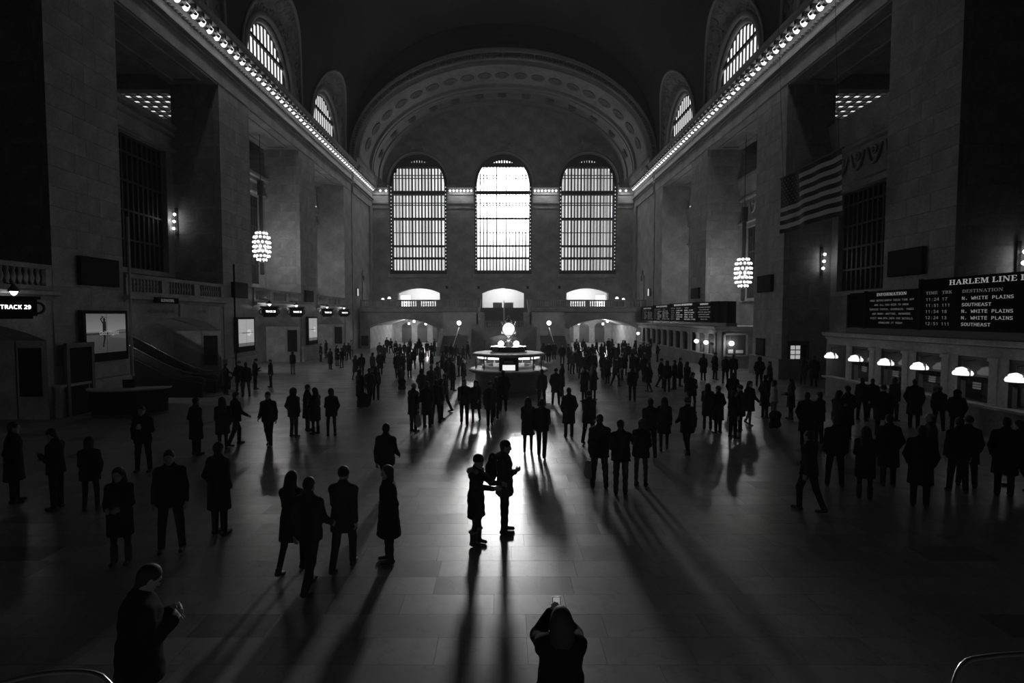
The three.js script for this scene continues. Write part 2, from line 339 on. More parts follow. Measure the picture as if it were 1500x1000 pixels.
  // dark grille windows of the recesses
  BAYS.forEach(([z0, z1], b) => {
    const zc = (z0 + z1) / 2, gw = thing('window_' + (s < 0 ? 12 + b : 16 + b), `tall dark iron grille window deep in ${['the nearest', 'the second', 'the third', 'the farthest'][b]} ${side} bay`, 'window', [0, 0, 0], 0, null, 'structure');
    const n = 18, xf = R + 0.45, wb = s < 0 ? 6.9 : 5.7, wt = s < 0 ? 14.6 : 11.9;
    for (let i = 0; i <= n; i++) blk('bar', M.iron, gw, X(xf - 0.1), X(xf + 0.06), wb, wt, zc - 4 + 8 * i / n - 0.06, zc - 4 + 8 * i / n + 0.06);
    for (const q of [0.007, 0.22, 0.44, 0.66, 0.87, 0.99]) { const y = wb + (wt - wb) * q; blk('rail', M.iron, gw, X(xf - 0.13), X(xf + 0.06), y - 0.06, y + 0.06, zc - 4, zc + 4); }
    for (let i = 0; i < 6; i++) blk('pane', M.dimGlass ??= new THREE.MeshPhysicalMaterial({ color: g_(0.05), roughness: 0.12 }), gw, X(xf + 0.1), X(xf + 0.13), wb, wt, zc - 4 + 8 * i / 6 + 0.02, zc - 4 + 8 * (i + 1) / 6 - 0.02);
  });
}
for (const s of [-1, 1]) { // wall slivers behind the camera
  const w = thing('wall_rear', `rear stone wall ${s < 0 ? 'left' : 'right'} half behind the viewer`, 'wall', [0, 0, 0], 0, null, 'structure');
  part('masonry', bx(s < 0 ? -27.5 : 0, s < 0 ? 0 : 27.5, -0.4, 40, 11, 12), M.stone, w);
}

// ---- great arch of the far end
{
  const ar = thing('trim_3', 'great moulded arch with rosettes framing the far end wall', 'arch', [0, 0, 0], 0, null, 'structure');
  const Y0 = 22.9, st = [ // z, half width, rise
    [-64.9, 18.3, 12.8], [-64.7, 18.2, 12.62], [-64.7, 18.0, 12.2], [-64.95, 17.95, 12.1], [-64.95, 17.85, 11.9], [-64.8, 17.8, 11.8], [-64.8, 17.6, 11.45], [-65.0, 17.55, 11.35], [-65.0, 17.15, 10.8], [-65.25, 17.05, 10.7],
    [-70.0, 17.05, 10.7], [-70.0, 16.75, 10.35], [-70.4, 16.75, 10.35], [-70.4, 16.9, 10.5], [-71.0, 16.9, 10.5], [-71.0, 16.8, 10.4], [-72.0, 16.8, 10.4], [-72.0, 16.95, 10.6], [-74.2, 16.95, 10.6], [-74.2, 16.75, 10.4], [-76.05, 16.75, 10.4]];
  const gs = [];
  for (let i = 0; i + 1 < st.length; i++) gs.push(sheet((u, v) => { const a = st[i], b = st[i + 1], t = u * PI, k = v; return [(a[1] + (b[1] - a[1]) * k) * Math.cos(t), Y0 + (a[2] + (b[2] - a[2]) * k) * Math.sin(t), a[0] + (b[0] - a[0]) * k, u * 14, v + i]; }, 96, 1));
  part('soffit', merge(gs), M.stone, ar);
  const ros = merge([new THREE.TorusGeometry(0.66, 0.2, 8, 24), new THREE.TorusGeometry(0.36, 0.09, 6, 16), new THREE.SphereGeometry(0.2, 10, 8).scale(1, 1, 0.7), new THREE.CylinderGeometry(0.62, 0.62, 0.1, 20).rotateX(PI / 2).translate(0, 0, -0.1)].concat([...Array(8).keys()].map((k) => new THREE.SphereGeometry(0.14, 8, 6).scale(1, 0.6, 0.6).translate(0.28, 0, 0).rotateZ(k * PI / 4))));
  const put = (name, g, m, t, a, b, z, lift = 0) => {
    const o = part(name, g, m, ar, [(a - lift) * Math.cos(t), Y0 + (b - lift) * Math.sin(t), z]);
    const n = V(-Math.cos(t) / a, -Math.sin(t) / b, 0).normalize(); o.quaternion.setFromRotationMatrix(new THREE.Matrix4().makeBasis(V(0, 0, -1).cross(n).normalize(), V(0, 0, -1), n)); return o;
  };
  // arc-length spacing along the ellipse
  const even = (a, b, n, pad) => { const L = [0]; for (let i = 1; i <= 400; i++) { const t = i / 400 * PI, q = (i - 1) / 400 * PI; L.push(L[i - 1] + Math.hypot(a * (Math.cos(t) - Math.cos(q)), b * (Math.sin(t) - Math.sin(q)))); } const S = L[400]; return [...Array(n).keys()].map((k) => { const want = pad * S + (S - 2 * pad * S) * (k + 0.5) / n; let i = L.findIndex((x) => x > want); return i / 400 * PI; }); };
  M.rosette = std(0.16, 0.7);
  for (const t of even(17.1, 10.8, 19, 0.03)) put('rosette', ros, M.rosette, t, 17.05, 10.7, -67.5, 0.05).scale.z = 0.45;
  const flo = merge([bx(-0.55, 0.55, -0.5, 0.5, -0.06, 0.06), new THREE.TorusGeometry(0.3, 0.12, 6, 12).translate(0, 0, 0.1), new THREE.SphereGeometry(0.14, 8, 6).translate(0, 0, 0.12)]);
  for (const t of even(16.9, 10.55, 13, 0.03)) put('flower_block', flo, M.rosette, t, 16.9, 10.55, -73.1, 0.05);
  const bead = new THREE.SphereGeometry(0.12, 6, 5);
  const rows = [];
  for (const [a, b, n, z] of [[17.9, 12.0, 150, -64.85], [17.7, 11.62, 150, -64.72]]) for (const t of even(a, b, n, 0)) rows.push(bead.clone().translate(a * Math.cos(t), Y0 + b * Math.sin(t), z));
  const o = part('bead_moulding', merge(rows), M.rosette, ar); o.userData.kind = 'stuff';
}

// ---- far end wall with three great windows
const WX = [-11.85, 0, 11.85], WHW = 4.0, WSILL = 10.0, WSPR = 22.6;
{
  const w = thing('wall_front', 'far end stone wall below the great arch with three tall arched windows', 'wall', [0, 0, 0], 0, null, 'structure');
  const sh = new THREE.Shape(); sh.moveTo(-W, 4.4); sh.lineTo(W, 4.4); sh.lineTo(W, 36); sh.lineTo(-W, 36); sh.lineTo(-W, 4.4);
  for (const x of WX) { const h = new THREE.Path(); h.moveTo(x - WHW, WSILL); h.lineTo(x - WHW, WSPR); h.absarc(x, WSPR, WHW, PI, 0, true); h.lineTo(x + WHW, WSILL); h.lineTo(x - WHW, WSILL); sh.holes.push(h); }
  for (const x of WX) { const hw = 2.95, y0 = x ? 5.3 : 5.22, h = new THREE.Path(); h.moveTo(x - hw, y0); h.lineTo(x - hw, 7.35); h.quadraticCurveTo(x, 8.75, x + hw, 7.35); h.lineTo(x + hw, y0); h.lineTo(x - hw, y0); sh.holes.push(h); }
  const g = new THREE.ExtrudeGeometry(sh, { depth: 1.2, bevelEnabled: false, curveSegments: 24 }).translate(0, 0, ENDZ - 1.2);
  part('masonry', g, M.stone, w);
  for (const [a, c] of [[-W, -17.2], [-8, 8], [17.2, W]]) part('foundation', bx(a, c, 0, 4.4, -77.2, -76), M.stone, w);
  part('lintel_course', bx(-W, W, 3.9, 4.5, -77.2, -76), M.stone, w);
  for (const x of WX) {
    part('sill', bx(x - 4.2, x + 4.2, 9.55, 10.0, ENDZ, ENDZ + 0.35), M.stoneLight, w);
    part('apron_moulding', bx(x - 4.2, x + 4.2, 9.2, 9.38, ENDZ, ENDZ + 0.18), M.stone, w);
    part('arch_trim', new THREE.TubeGeometry(new THREE.CatmullRomCurve3([...Array(25).keys()].map((i) => V(x + 4.25 * Math.cos(i / 24 * PI), WSPR + 4.25 * Math.sin(i / 24 * PI), ENDZ + 0.05))), 40, 0.16, 6), M.stone, w);
    part('keystone', bx(x - 0.75, x + 0.75, 27.2, 27.9, ENDZ, ENDZ + 0.5), M.stone, w);
    part('keystone_cap', bx(x - 0.95, x + 0.95, 27.9, 28.2, ENDZ, ENDZ + 0.65), M.stone, w);
  }
  // entablature between the windows
  for (const [a, c] of [[-W, -15.95], [-7.75, -4.1], [4.1, 7.75], [15.95, W]]) {
    const prof = [[0, 19.1], [0.1, 19.1], [0.1, 19.7], [0.25, 19.75], [0.25, 20.05], [0.12, 20.1], [0.12, 20.85], [0.3, 20.95], [0.3, 21.1], [0.1, 21.15], [0.1, 21.75], [0.75, 21.8], [0.75, 22.2], [0, 22.3]].map(([d, y]) => [d, y]);
    part('entablature', prism(prof, 0, c - a).rotateY(-PI / 2).translate(c, 0, ENDZ), M.stoneLight, w);
  }
  const eb = thing('trim_4', 'row of glowing lamps on the end wall between the windows', 'cornice', [0, 0, 0], 0, null, 'structure');
  for (const [a, n, d] of [[-7.35, 7, 0.49], [4.4, 7, 0.49], [-17.0, 2, 0.8], [16.2, 2, 0.8]]) for (let k = 0; k < n; k++) part('lamp_cup', cupG, M.bulbCup, eb, [a + k * d, 21.42, ENDZ + 0.45]).scale.setScalar(0.82);
  for (const [a, w] of [[-5.9, 3.2], [5.9, 3.2], [-16.8, 1.6], [16.8, 1.6]]) { areaLight('end_lamps', w, 0.25, 14, [a, 21.4, ENDZ + 0.95], [a, 18.5, ENDZ], eb); }
}
const WLAB = ['left of three tall arched windows in the far end wall', 'sunlit middle window of the far end wall, blazing white', 'right of three tall arched windows in the far end wall'];
WX.forEach((x, k) => {
  const wn = thing('window_' + (k + 1), WLAB[k], 'window', [x, 0, 0], 0, null, 'structure');
  const zf = ENDZ - 0.35, zr = ENDZ - 1.05, top = (u, r = WHW) => WSPR + Math.sqrt(Math.max(0, r * r - u * u));
  const bar = (n, x0, x1, y0, y1, z0 = zf - 0.1, z1 = zf + 0.12) => blk(n, M.iron, wn, x0, x1, y0, y1, z0, z1);
  // border with its studs
  bar('frame', -WHW, -3.62, WSILL, WSPR + 0.6); bar('frame', 3.62, WHW, WSILL, WSPR + 0.6);
  part('arch_frame', sheet((u, v) => { const t = u * PI, r = 3.6 + 0.45 * v; return [r * Math.cos(t), WSPR + r * Math.sin(t), zf + 0.1]; }, 40, 1), M.iron, wn);
  bar('bottom_rail', -3.62, 3.62, WSILL, WSILL + 0.55);
  const RAIL = [[12.25, 0.28], [13.95, 0.22], [17.75, 0.26], [21.35, 0.5]];
  for (const [y, h] of RAIL) bar('transom', -3.62, 3.62, y - h / 2, y + h / 2);
  bar('head_rail', -3.0, 3.0, 24.85, 25.45);
  // walkway edges of the second glass wall behind
  for (const y of [15.9, 19.75, 20.05, 23.5, 23.9]) blk('walkway_edge', M.iron, wn, -3.9, 3.9, y - 0.06, y + 0.06, zr - 0.02, zr + 0.06);
  const n = 16, cw = 7.24 / n;
  for (let i = 1; i < n; i++) {
    const u = -3.62 + cw * i, thick = i % 3 === 0 ? 0.075 : 0.055; bar('mullion', u - thick, u + thick, WSILL + 0.5, Math.min(25.3, top(u, 3.5)));
    blk('rear_mullion', M.iron, wn, u - 0.13, u - 0.09, WSILL, Math.min(26, top(u, 3.7)), zr - 0.03, zr + 0.03);
  }
  // fanlight tracery
  for (let i = -6; i <= 6; i++) bar('tracery_bar', i * 0.36 - 0.12, i * 0.36 + 0.12, 25.4, top(i * 0.36, 3.65));
  part('fan_ring', sheet((u, v) => { const t = 0.9 + u * (PI - 1.8), r = 3.0 + 0.65 * v; return [r * Math.cos(t), WSPR + r * Math.sin(t) + 0.15, zf + 0.11]; }, 20, 1), M.iron, wn);
  const levels = [WSILL + 0.55, 12.11, 12.39, 13.84, 14.06, 17.62, 17.88, 21.1, 21.6, 24.85];
  const pm = k === 1 ? M.glass : M.windowPane, pz = k === 1 ? zf : ENDZ - 1.12;
  for (let i = 0; i < n; i++) {
    const u = -3.62 + cw * (i + 0.5), hw = cw / 2 - 0.04;
    for (let j = 0; j + 1 < levels.length; j += 2) {
      const y1 = Math.min(levels[j + 1], top(Math.max(0, Math.abs(u) - hw), 3.62)); if (y1 - levels[j] < 0.3) continue;
      blk('pane', k === 1 ? pm : panes[Math.floor(rnd() * 3)], wn, u - hw, u + hw, levels[j], y1, pz - 0.02, pz + 0.01);
    }
    if (Math.abs(u) < 2.1) blk('pane', k === 1 ? pm : panes[Math.floor(rnd() * 3)], wn, u - hw, u + hw, 25.45, top(Math.max(0, Math.abs(u) - hw), 3.5), pz - 0.02, pz + 0.01);
  }
  for (const sx of [-1, 1]) for (let j = 0; j < 24; j++) part('stud', UB, k === 1 ? M.windowPane : M.windowPane, wn, [sx * 3.81, 10.8 + j * 0.49, zf + 0.125]).scale.set(0.09, 0.16, 0.02);
  if (k !== 1) {
    areaLight('end_window', 7, 14, 0.7, [0, 17.5, zf + 0.3], [x, 15, 0], wn);
    part('backing', sheet((u, v) => { const t = u * PI; return [4.1 * Math.cos(t), v < 0.5 ? 9.6 : WSPR + 4.1 * Math.sin(t), ENDZ - 1.22]; }, 40, 1), M.iron, wn);
  }
});
// ================================================================ FAR END: balcony, staircase, passages
const BALZ = -68.5, BALY = 5.2;
const balusterG = lathe([[0.07, 0], [0.07, 0.06], [0.045, 0.09], [0.085, 0.24], [0.09, 0.3], [0.045, 0.5], [0.055, 0.58], [0.07, 0.6], [0.07, 0.66]], 8);
// a balustrade along x or z: base, rail, plinth blocks, balusters
function balustrade(parent, a, b, fixed, y, axis, runs, m = M.stone) {
  const box = (u0, u1, y0, y1, t) => axis === 'x' ? bx(u0, u1, y0, y1, fixed - t, fixed + t) : bx(fixed - t, fixed + t, y0, y1, u0, u1);
  part('base_rail', box(a, b, y, y + 0.16, 0.17), m, parent);
  part('hand_rail', box(a, b, y + 0.82, y + 1.0, 0.19), m, parent);
  const L = (b - a) / runs;
  for (let k = 0; k <= runs; k++) { const c = a + k * L, h = 0.28; part('plinth_block', box(Math.max(a, c - h), Math.min(b, c + h), y + 0.14, y + 0.84, 0.16), m, parent); }
  for (let k = 0; k < runs; k++) { const u0 = a + k * L + 0.36, n = Math.max(3, Math.round((L - 0.72) / 0.27)); for (let i = 0; i < n; i++) { const u = u0 + (L - 0.72) * (i + 0.5) / n; part('baluster', balusterG, m, parent, axis === 'x' ? [u, y + 0.16, fixed] : [fixed, y + 0.16, u]); } }
}
{
  const b = thing('balcony', 'stone balcony with balustrade across the far end below the windows', 'balcony', [0, 0, 0], 0, null, 'structure');
  for (const s of [-1, 1]) {
    const x0 = s < 0 ? -18.2 : 3.2, x1 = s < 0 ? -3.2 : 18.2;
    part('deck', bx(x0, x1, 4.75, BALY, -76, BALZ - 0.25), M.stone, b);
    part('cornice', prism([[0, 4.35], [0.1, 4.35], [0.1, 4.55], [0.35, 4.7], [0.35, 5.02], [0.25, 5.2], [-0.5, 5.2], [-0.5, 4.35]], 0, x1 - x0).rotateY(-PI / 2).translate(x1, 0, BALZ - 0.1), M.stone, b);
    balustrade(b, x0 + 0.1, x1 - 0.1, BALZ, BALY, 'x', 6);
    // front wall with the passage arch
    const sh = new THREE.Shape(), a0 = s < 0 ? -16.9 : 8.4, a1 = s < 0 ? -8.4 : 16.9;
    sh.moveTo(x0, 0); sh.lineTo(a0, 0); sh.lineTo(a0, 2.7); sh.quadraticCurveTo((a0 + a1) / 2, 4.95, a1, 2.7); sh.lineTo(a1, 0); sh.lineTo(x1, 0); sh.lineTo(x1, 4.5); sh.lineTo(x0, 4.5); sh.lineTo(x0, 0);
    part('front_wall', new THREE.ExtrudeGeometry(sh, { depth: 0.9, bevelEnabled: false, curveSegments: 20 }).translate(0, 0, BALZ - 0.95), M.stone, b);
    for (const z of [-1]) part('arch_trim', new THREE.TubeGeometry(new THREE.QuadraticBezierCurve3(V(a0, 2.7, BALZ), V((a0 + a1) / 2, 4.95, BALZ), V(a1, 2.7, BALZ)), 24, 0.12, 6), M.stoneLight, b);
  }
  part('middle_deck', bx(-3.2, 3.2, 4.75, BALY, -76, BALZ), M.stone, b);
}
// two passages under the balcony, lit inside
for (const s of [-1, 1]) {
  const side = s < 0 ? 'left' : 'right', p = thing('passage', `lit passage through the ${side} arch under the far balcony`, 'passage', [s * 12.65, 0, 0], 0, null, 'structure');
  part('vault', sheet((u, v) => { const t = u * 2 - 1; return [t * 4.6, 2.7 + 1.1 * (1 - t * t), BALZ - 0.9 - 15 * v, u * 3, v * 6]; }, 16, 4), M.plaster, p);
  for (const q of [-1, 1]) part('side_wall', bx(q * 4.3, q * 4.6, 0, 2.95, -84.5, BALZ - 0.9), M.plaster, p);
  part('end_wall', bx(-4.6, 4.6, 0, 4.2, -84.6, -84.3), M.plaster, p);
  for (const q of [-2.4, 0, 2.4]) {
    part('doorway', bx(q - 0.75, q + 0.75, 0, 2.3, -84.32, -84.2), M.darkWood, p);
    part('fanlight', new THREE.CircleGeometry(0.75, 18, 0, PI).translate(q, 2.3, -84.24), M.dimGlass, p);
    part('door_trim', new THREE.TorusGeometry(0.82, 0.08, 6, 18, PI).translate(q, 2.3, -84.24), M.stoneLight, p);
  }
  part('cross_rib', sheet((u, v) => { const t = u * 2 - 1; return [t * 4.3, 2.5 + 1.05 * (1 - t * t) , -75 - 0.5 * v]; }, 16, 1), M.stone, p);
  for (const [x, y, z, I] of [[-1.4, 3.0, -80.5, 20], [1.6, 3.0, -77.0, 28], [1.0, 3.45, -70.6, 10]]) {
    const l = thing('pendant_lamp', `bright globe lamp ${x < 0 ? 'deep in' : z < -72 ? 'halfway along' : 'at the mouth of'} the ${side} passage under the balcony`, 'lamp', [s * 12.65 + x, y, z]);
    part('globe', new THREE.SphereGeometry(0.17, 12, 10), M.bulb, l);
    part('stem', rod([0, 0.15, 0], [0, 0.6, 0], 0.02), M.bronze, l);
    pointLight('globe_lamp', I * 1.0, [0, 0, 0], 6, l);
  }
}
// rooms behind the three balcony openings, brightly lit
WX.forEach((x, k) => {
  const r = thing('lit_room', ['bright white room behind the left balcony opening', 'bright white hall behind the middle balcony opening above the stairs', 'bright white room behind the right balcony opening'][k], 'room', [x, 0, ENDZ - 1.2], 0, null, 'structure');
  part('room_floor', bx(-4.4, 4.4, 4.9, 5.2, -6.5, 0), M.plaster, r);
  part('room_ceiling', bx(-4.4, 4.4, 8.6, 8.8, -6.5, 0), M.white, r);
  part('room_back', bx(-4.4, 4.4, 5.0, 8.8, -6.7, -6.5), M.white, r);
  for (const q of [-1, 1]) part('room_side', bx(q * 4.2, q * 4.4, 5.0, 8.8, -6.5, 0), M.white, r);
  part('ceiling_light', bx(-2.5, 2.5, 8.5, 8.58, -4.6, -2.2), M.roomLight ??= glow(2.2), r);
  areaLight('room_light', 5, 2.4, 5.2, [0, 8.45, -3.4], [x, 0, ENDZ - 4.6], r);
  if (k === 1) {
    for (const q of [-1, 1]) part('counter', bx(q * 0.15, q * 1.5, 5.2, 6.1, -2.6, -2.2), M.stone, r);
    part('globe_light', new THREE.SphereGeometry(0.3, 14, 10).translate(0, 7.9, -2), M.bulb, r);
  } else part('side_sign_light', bx(k ? 1.6 : -2.9, k ? 2.9 : -1.6, 5.5, 7.1, -1.2, -1.1), M.roomLight, r);
});
// small things of the balcony and the wall below it
for (const s of [-1, 1]) {
  const sd = s < 0 ? 'left' : 'right';
  const g = thing('lit_sign', `small glowing white sign on the ${sd} corner pier above the balcony`, 'sign', [s * 18.2, 7.1, -67.6], -s * PI / 2);
  part('sign_box', bx(-0.32, 0.32, -0.5, 0.5, -0.06, 0.05), M.bronze, g); part('sign_face', bx(-0.27, 0.27, -0.44, 0.44, 0.05, 0.07), M.paleSign ??= glow(0.55), g);
  [[15.9, -71.5, 1.15], [15.2, -72.2, 1.35]].forEach(([x, z, h], k) => {
    const l = thing('floor_lamp', `${k ? 'taller inner' : 'shorter outer'} lit lamp on the ${sd} end of the far balcony`, 'lamp', [s * x, BALY, z]);
    part('base', lathe([[0, 0], [0.16, 0], [0.14, 0.04], [0.03, 0.07]], 12), M.bronze, l); part('pole', rod([0, 0.04, 0], [0, h, 0], 0.02), M.bronze, l); part('shade', lathe([[0.24, h - 0.12], [0.14, h + 0.14], [0, h + 0.15]], 14), M.shadeLamp ??= glow(1.6), l);
    pointLight('floor_lamp', 0.8, [0, h + 0.02, 0], 6, l);
  });
  [3.45, 7.9].forEach((x, k) => {
    const w = thing('wall_speaker', `small dark round speaker beside the ${k ? sd : 'middle'} balcony opening, ${k ? 'inner' : sd} side`, 'speaker', [s * x, 8.15, ENDZ + 0.1]);
    part('box', bx(-0.16, 0.16, -0.2, 0.2, -0.1, 0.06), M.iron, w); part('grille', new THREE.CylinderGeometry(0.13, 0.13, 0.03, 16).rotateX(PI / 2).translate(0, 0, 0.07), M.black, w);
  });
}
{
  const n = thing('notice_board', 'dark framed notice board left of the far left arch', 'board', [-17.6, 1.0, BALZ + 0.02]);
  part('frame', merge([bx(-0.45, 0.45, -0.65, -0.57, -0.06, 0.06), bx(-0.45, 0.45, 0.57, 0.65, -0.06, 0.06), bx(-0.45, -0.37, -0.6, 0.6, -0.06, 0.06), bx(0.37, 0.45, -0.6, 0.6, -0.06, 0.06)]), M.iron, n); part('panel', bx(-0.4, 0.4, -0.6, 0.6, -0.05, 0.02), M.screenBlack, n);
}
// the double staircase
{
  const st = thing('staircase', 'grey marble double staircase rising to the far balcony behind the clock booth', 'staircase', [0.1, 0, 0]);
  const Z0 = -57, Z1 = -61.2, LY = 1.9, CY = 2.85;
  const flight = (x0, x1, y0, y1, z0, z1, n) => merge([...Array(n).keys()].map((k) => bx(x0, x1, Math.max(0, y0 - 0.2), y0 + (y1 - y0) * (k + 1) / n, z0 + (z1 - z0) * k / n, z0 + (z1 - z0) * (k + 1) / n)));
  M.step = std(0.16, 0.5);
  for (const s of [-1, 1]) {
    part('lower_flight', flight(s * 3.95, s * 6.9, 0, LY, Z0, Z1, 12), M.step, st);
    part('quarter_landing', bx(s * 2.3, s * 6.9, 0, LY, Z1, Z1 - 2.6), M.step, st);
    part('inner_parapet', prism([[0, 0], [0.35, 0], [4.3, 0], [4.3, LY + 0.85], [3.9, LY + 0.85], [0.5, 0.9], [0, 0.9]], 0, 0.3).rotateY(PI / 2).translate(s * 3.8 - 0.15, 0, Z0 + 0.2), M.stoneLight, st);
    part('outer_parapet', prism([[0, 0], [4.3, 0], [4.3, LY + 0.85], [3.9, LY + 0.85], [0.5, 0.9], [0, 0.9]], 0, 0.3).rotateY(PI / 2).translate(s * 7.05 - 0.15, 0, Z0 + 0.2), M.stoneLight, st);
    part('upper_side_flight', merge([...Array(6).keys()].map((k) => bx(s * (3.7 - k * 0.25), s * (3.45 - k * 0.25), 0, LY + (CY - LY) * (k + 1) / 6, Z1 - 2.4, Z1 - 0.1))), M.step, st);
    part('middle_handrail', merge([rod([s * 5.4, 0.9, Z0 + 0.1], [s * 5.1, LY + 0.95, Z1], 0.035), rod([s * 5.4, 0, Z0 + 0.1], [s * 5.4, 0.9, Z0 + 0.1], 0.03), rod([s * 5.1, LY, Z1], [s * 5.1, LY + 0.95, Z1], 0.03)]), M.brass, st);
    part('back_wall', bx(s * 2.3, s * 7.2, 0, 4.6, Z1 - 3.0, Z1 - 2.7), M.stone, st);
    part('upper_stair_wall', bx(s * 3.05, s * 3.25, CY, BALY, Z1 - 6.9, Z1 - 2.7), M.stoneLight, st);
    part('upper_hand_rail', rod([s * 2.95, CY + 0.95, Z1 - 2.6], [s * 2.95, BALY + 0.95, BALZ - 0.2], 0.05), M.white, st);
  }
  // front screen of the central landing with its sloping shoulders and arched recess
  const sh = new THREE.Shape(); sh.moveTo(-3.95, 0); sh.lineTo(-2.3, 0); sh.lineTo(-2.3, 1.35); sh.quadraticCurveTo(0, 2.65, 2.3, 1.35); sh.lineTo(2.3, 0); sh.lineTo(3.95, 0); sh.lineTo(3.95, 2.7); sh.lineTo(2.3, 3.62); sh.lineTo(-2.3, 3.62); sh.lineTo(-3.95, 2.7); sh.lineTo(-3.95, 0);
  const slot = new THREE.Path(); slot.moveTo(-2.2, 2.85); slot.lineTo(-2.2, 3.45); slot.lineTo(2.2, 3.45); slot.lineTo(2.2, 2.85); slot.lineTo(-2.2, 2.85); sh.holes.push(slot);
  part('landing_screen', new THREE.ExtrudeGeometry(sh, { depth: 0.35, bevelEnabled: false, curveSegments: 16 }).translate(0, 0, Z1 + 0.05), M.stone, st);
  for (let k = 0; k < 16; k++) part('baluster', balusterG, M.stone, st, [-2.06 + k * 0.275, 2.84, Z1 + 0.22]);
  part('recess_back', bx(-2.4, 2.4, 0, 2.4, Z1 - 1.2, Z1 - 1.0), M.plaster, st);
  part('middle_landing', bx(-2.3, 2.3, 2.6, CY, Z1 - 2.7, Z1), M.step, st);
  part('upper_flight', flight(-3.05, 3.05, CY, BALY, Z1 - 2.7, BALZ - 0.2, 14), M.step, st);
  part('upper_middle_rail', merge([rod([0, CY + 0.9, Z1 - 2.7], [0, BALY + 0.9, BALZ - 0.2], 0.05), rod([0, CY, Z1 - 2.7], [0, CY + 0.9, Z1 - 2.7], 0.04), rod([0, BALY - 0.1, BALZ - 0.2], [0, BALY + 0.9, BALZ - 0.2], 0.04)]), M.white, st);
  const al = thing('recess_lamp', 'hidden lamp lighting the arched recess under the far stair landing', 'lamp', [0.1, 2.12, Z1 - 0.22]);
  part('lamp_strip', bx(-1.2, 1.2, 0, 0.06, -0.05, 0.05), glow(2), al);
  areaLight('recess_light', 2.4, 0.12, 9, [0, -0.04, -0.02], [0.1, 1.2, Z1 - 1.0], al);
  for (const s of [-1, 1]) {
    const l = thing('stair_lamp', `blazing globe lamp on a post at the ${s < 0 ? 'left' : 'right'} flight of the far staircase`, 'lamp', [0.1 + s * 5.12, LY, Z1 - 0.2]);
    part('post', lathe([[0.14, 0], [0.14, 0.1], [0.05, 0.2], [0.04, 1.15], [0.09, 1.2], [0.0, 1.22]], 10), M.bronze, l);
    part('globe', new THREE.SphereGeometry(0.25, 14, 10).translate(0, 1.45, 0), M.starBulb ??= glow(9), l);
    pointLight('stair_lamp', 170, [0, 1.45, 0], 10, l);
  }
}
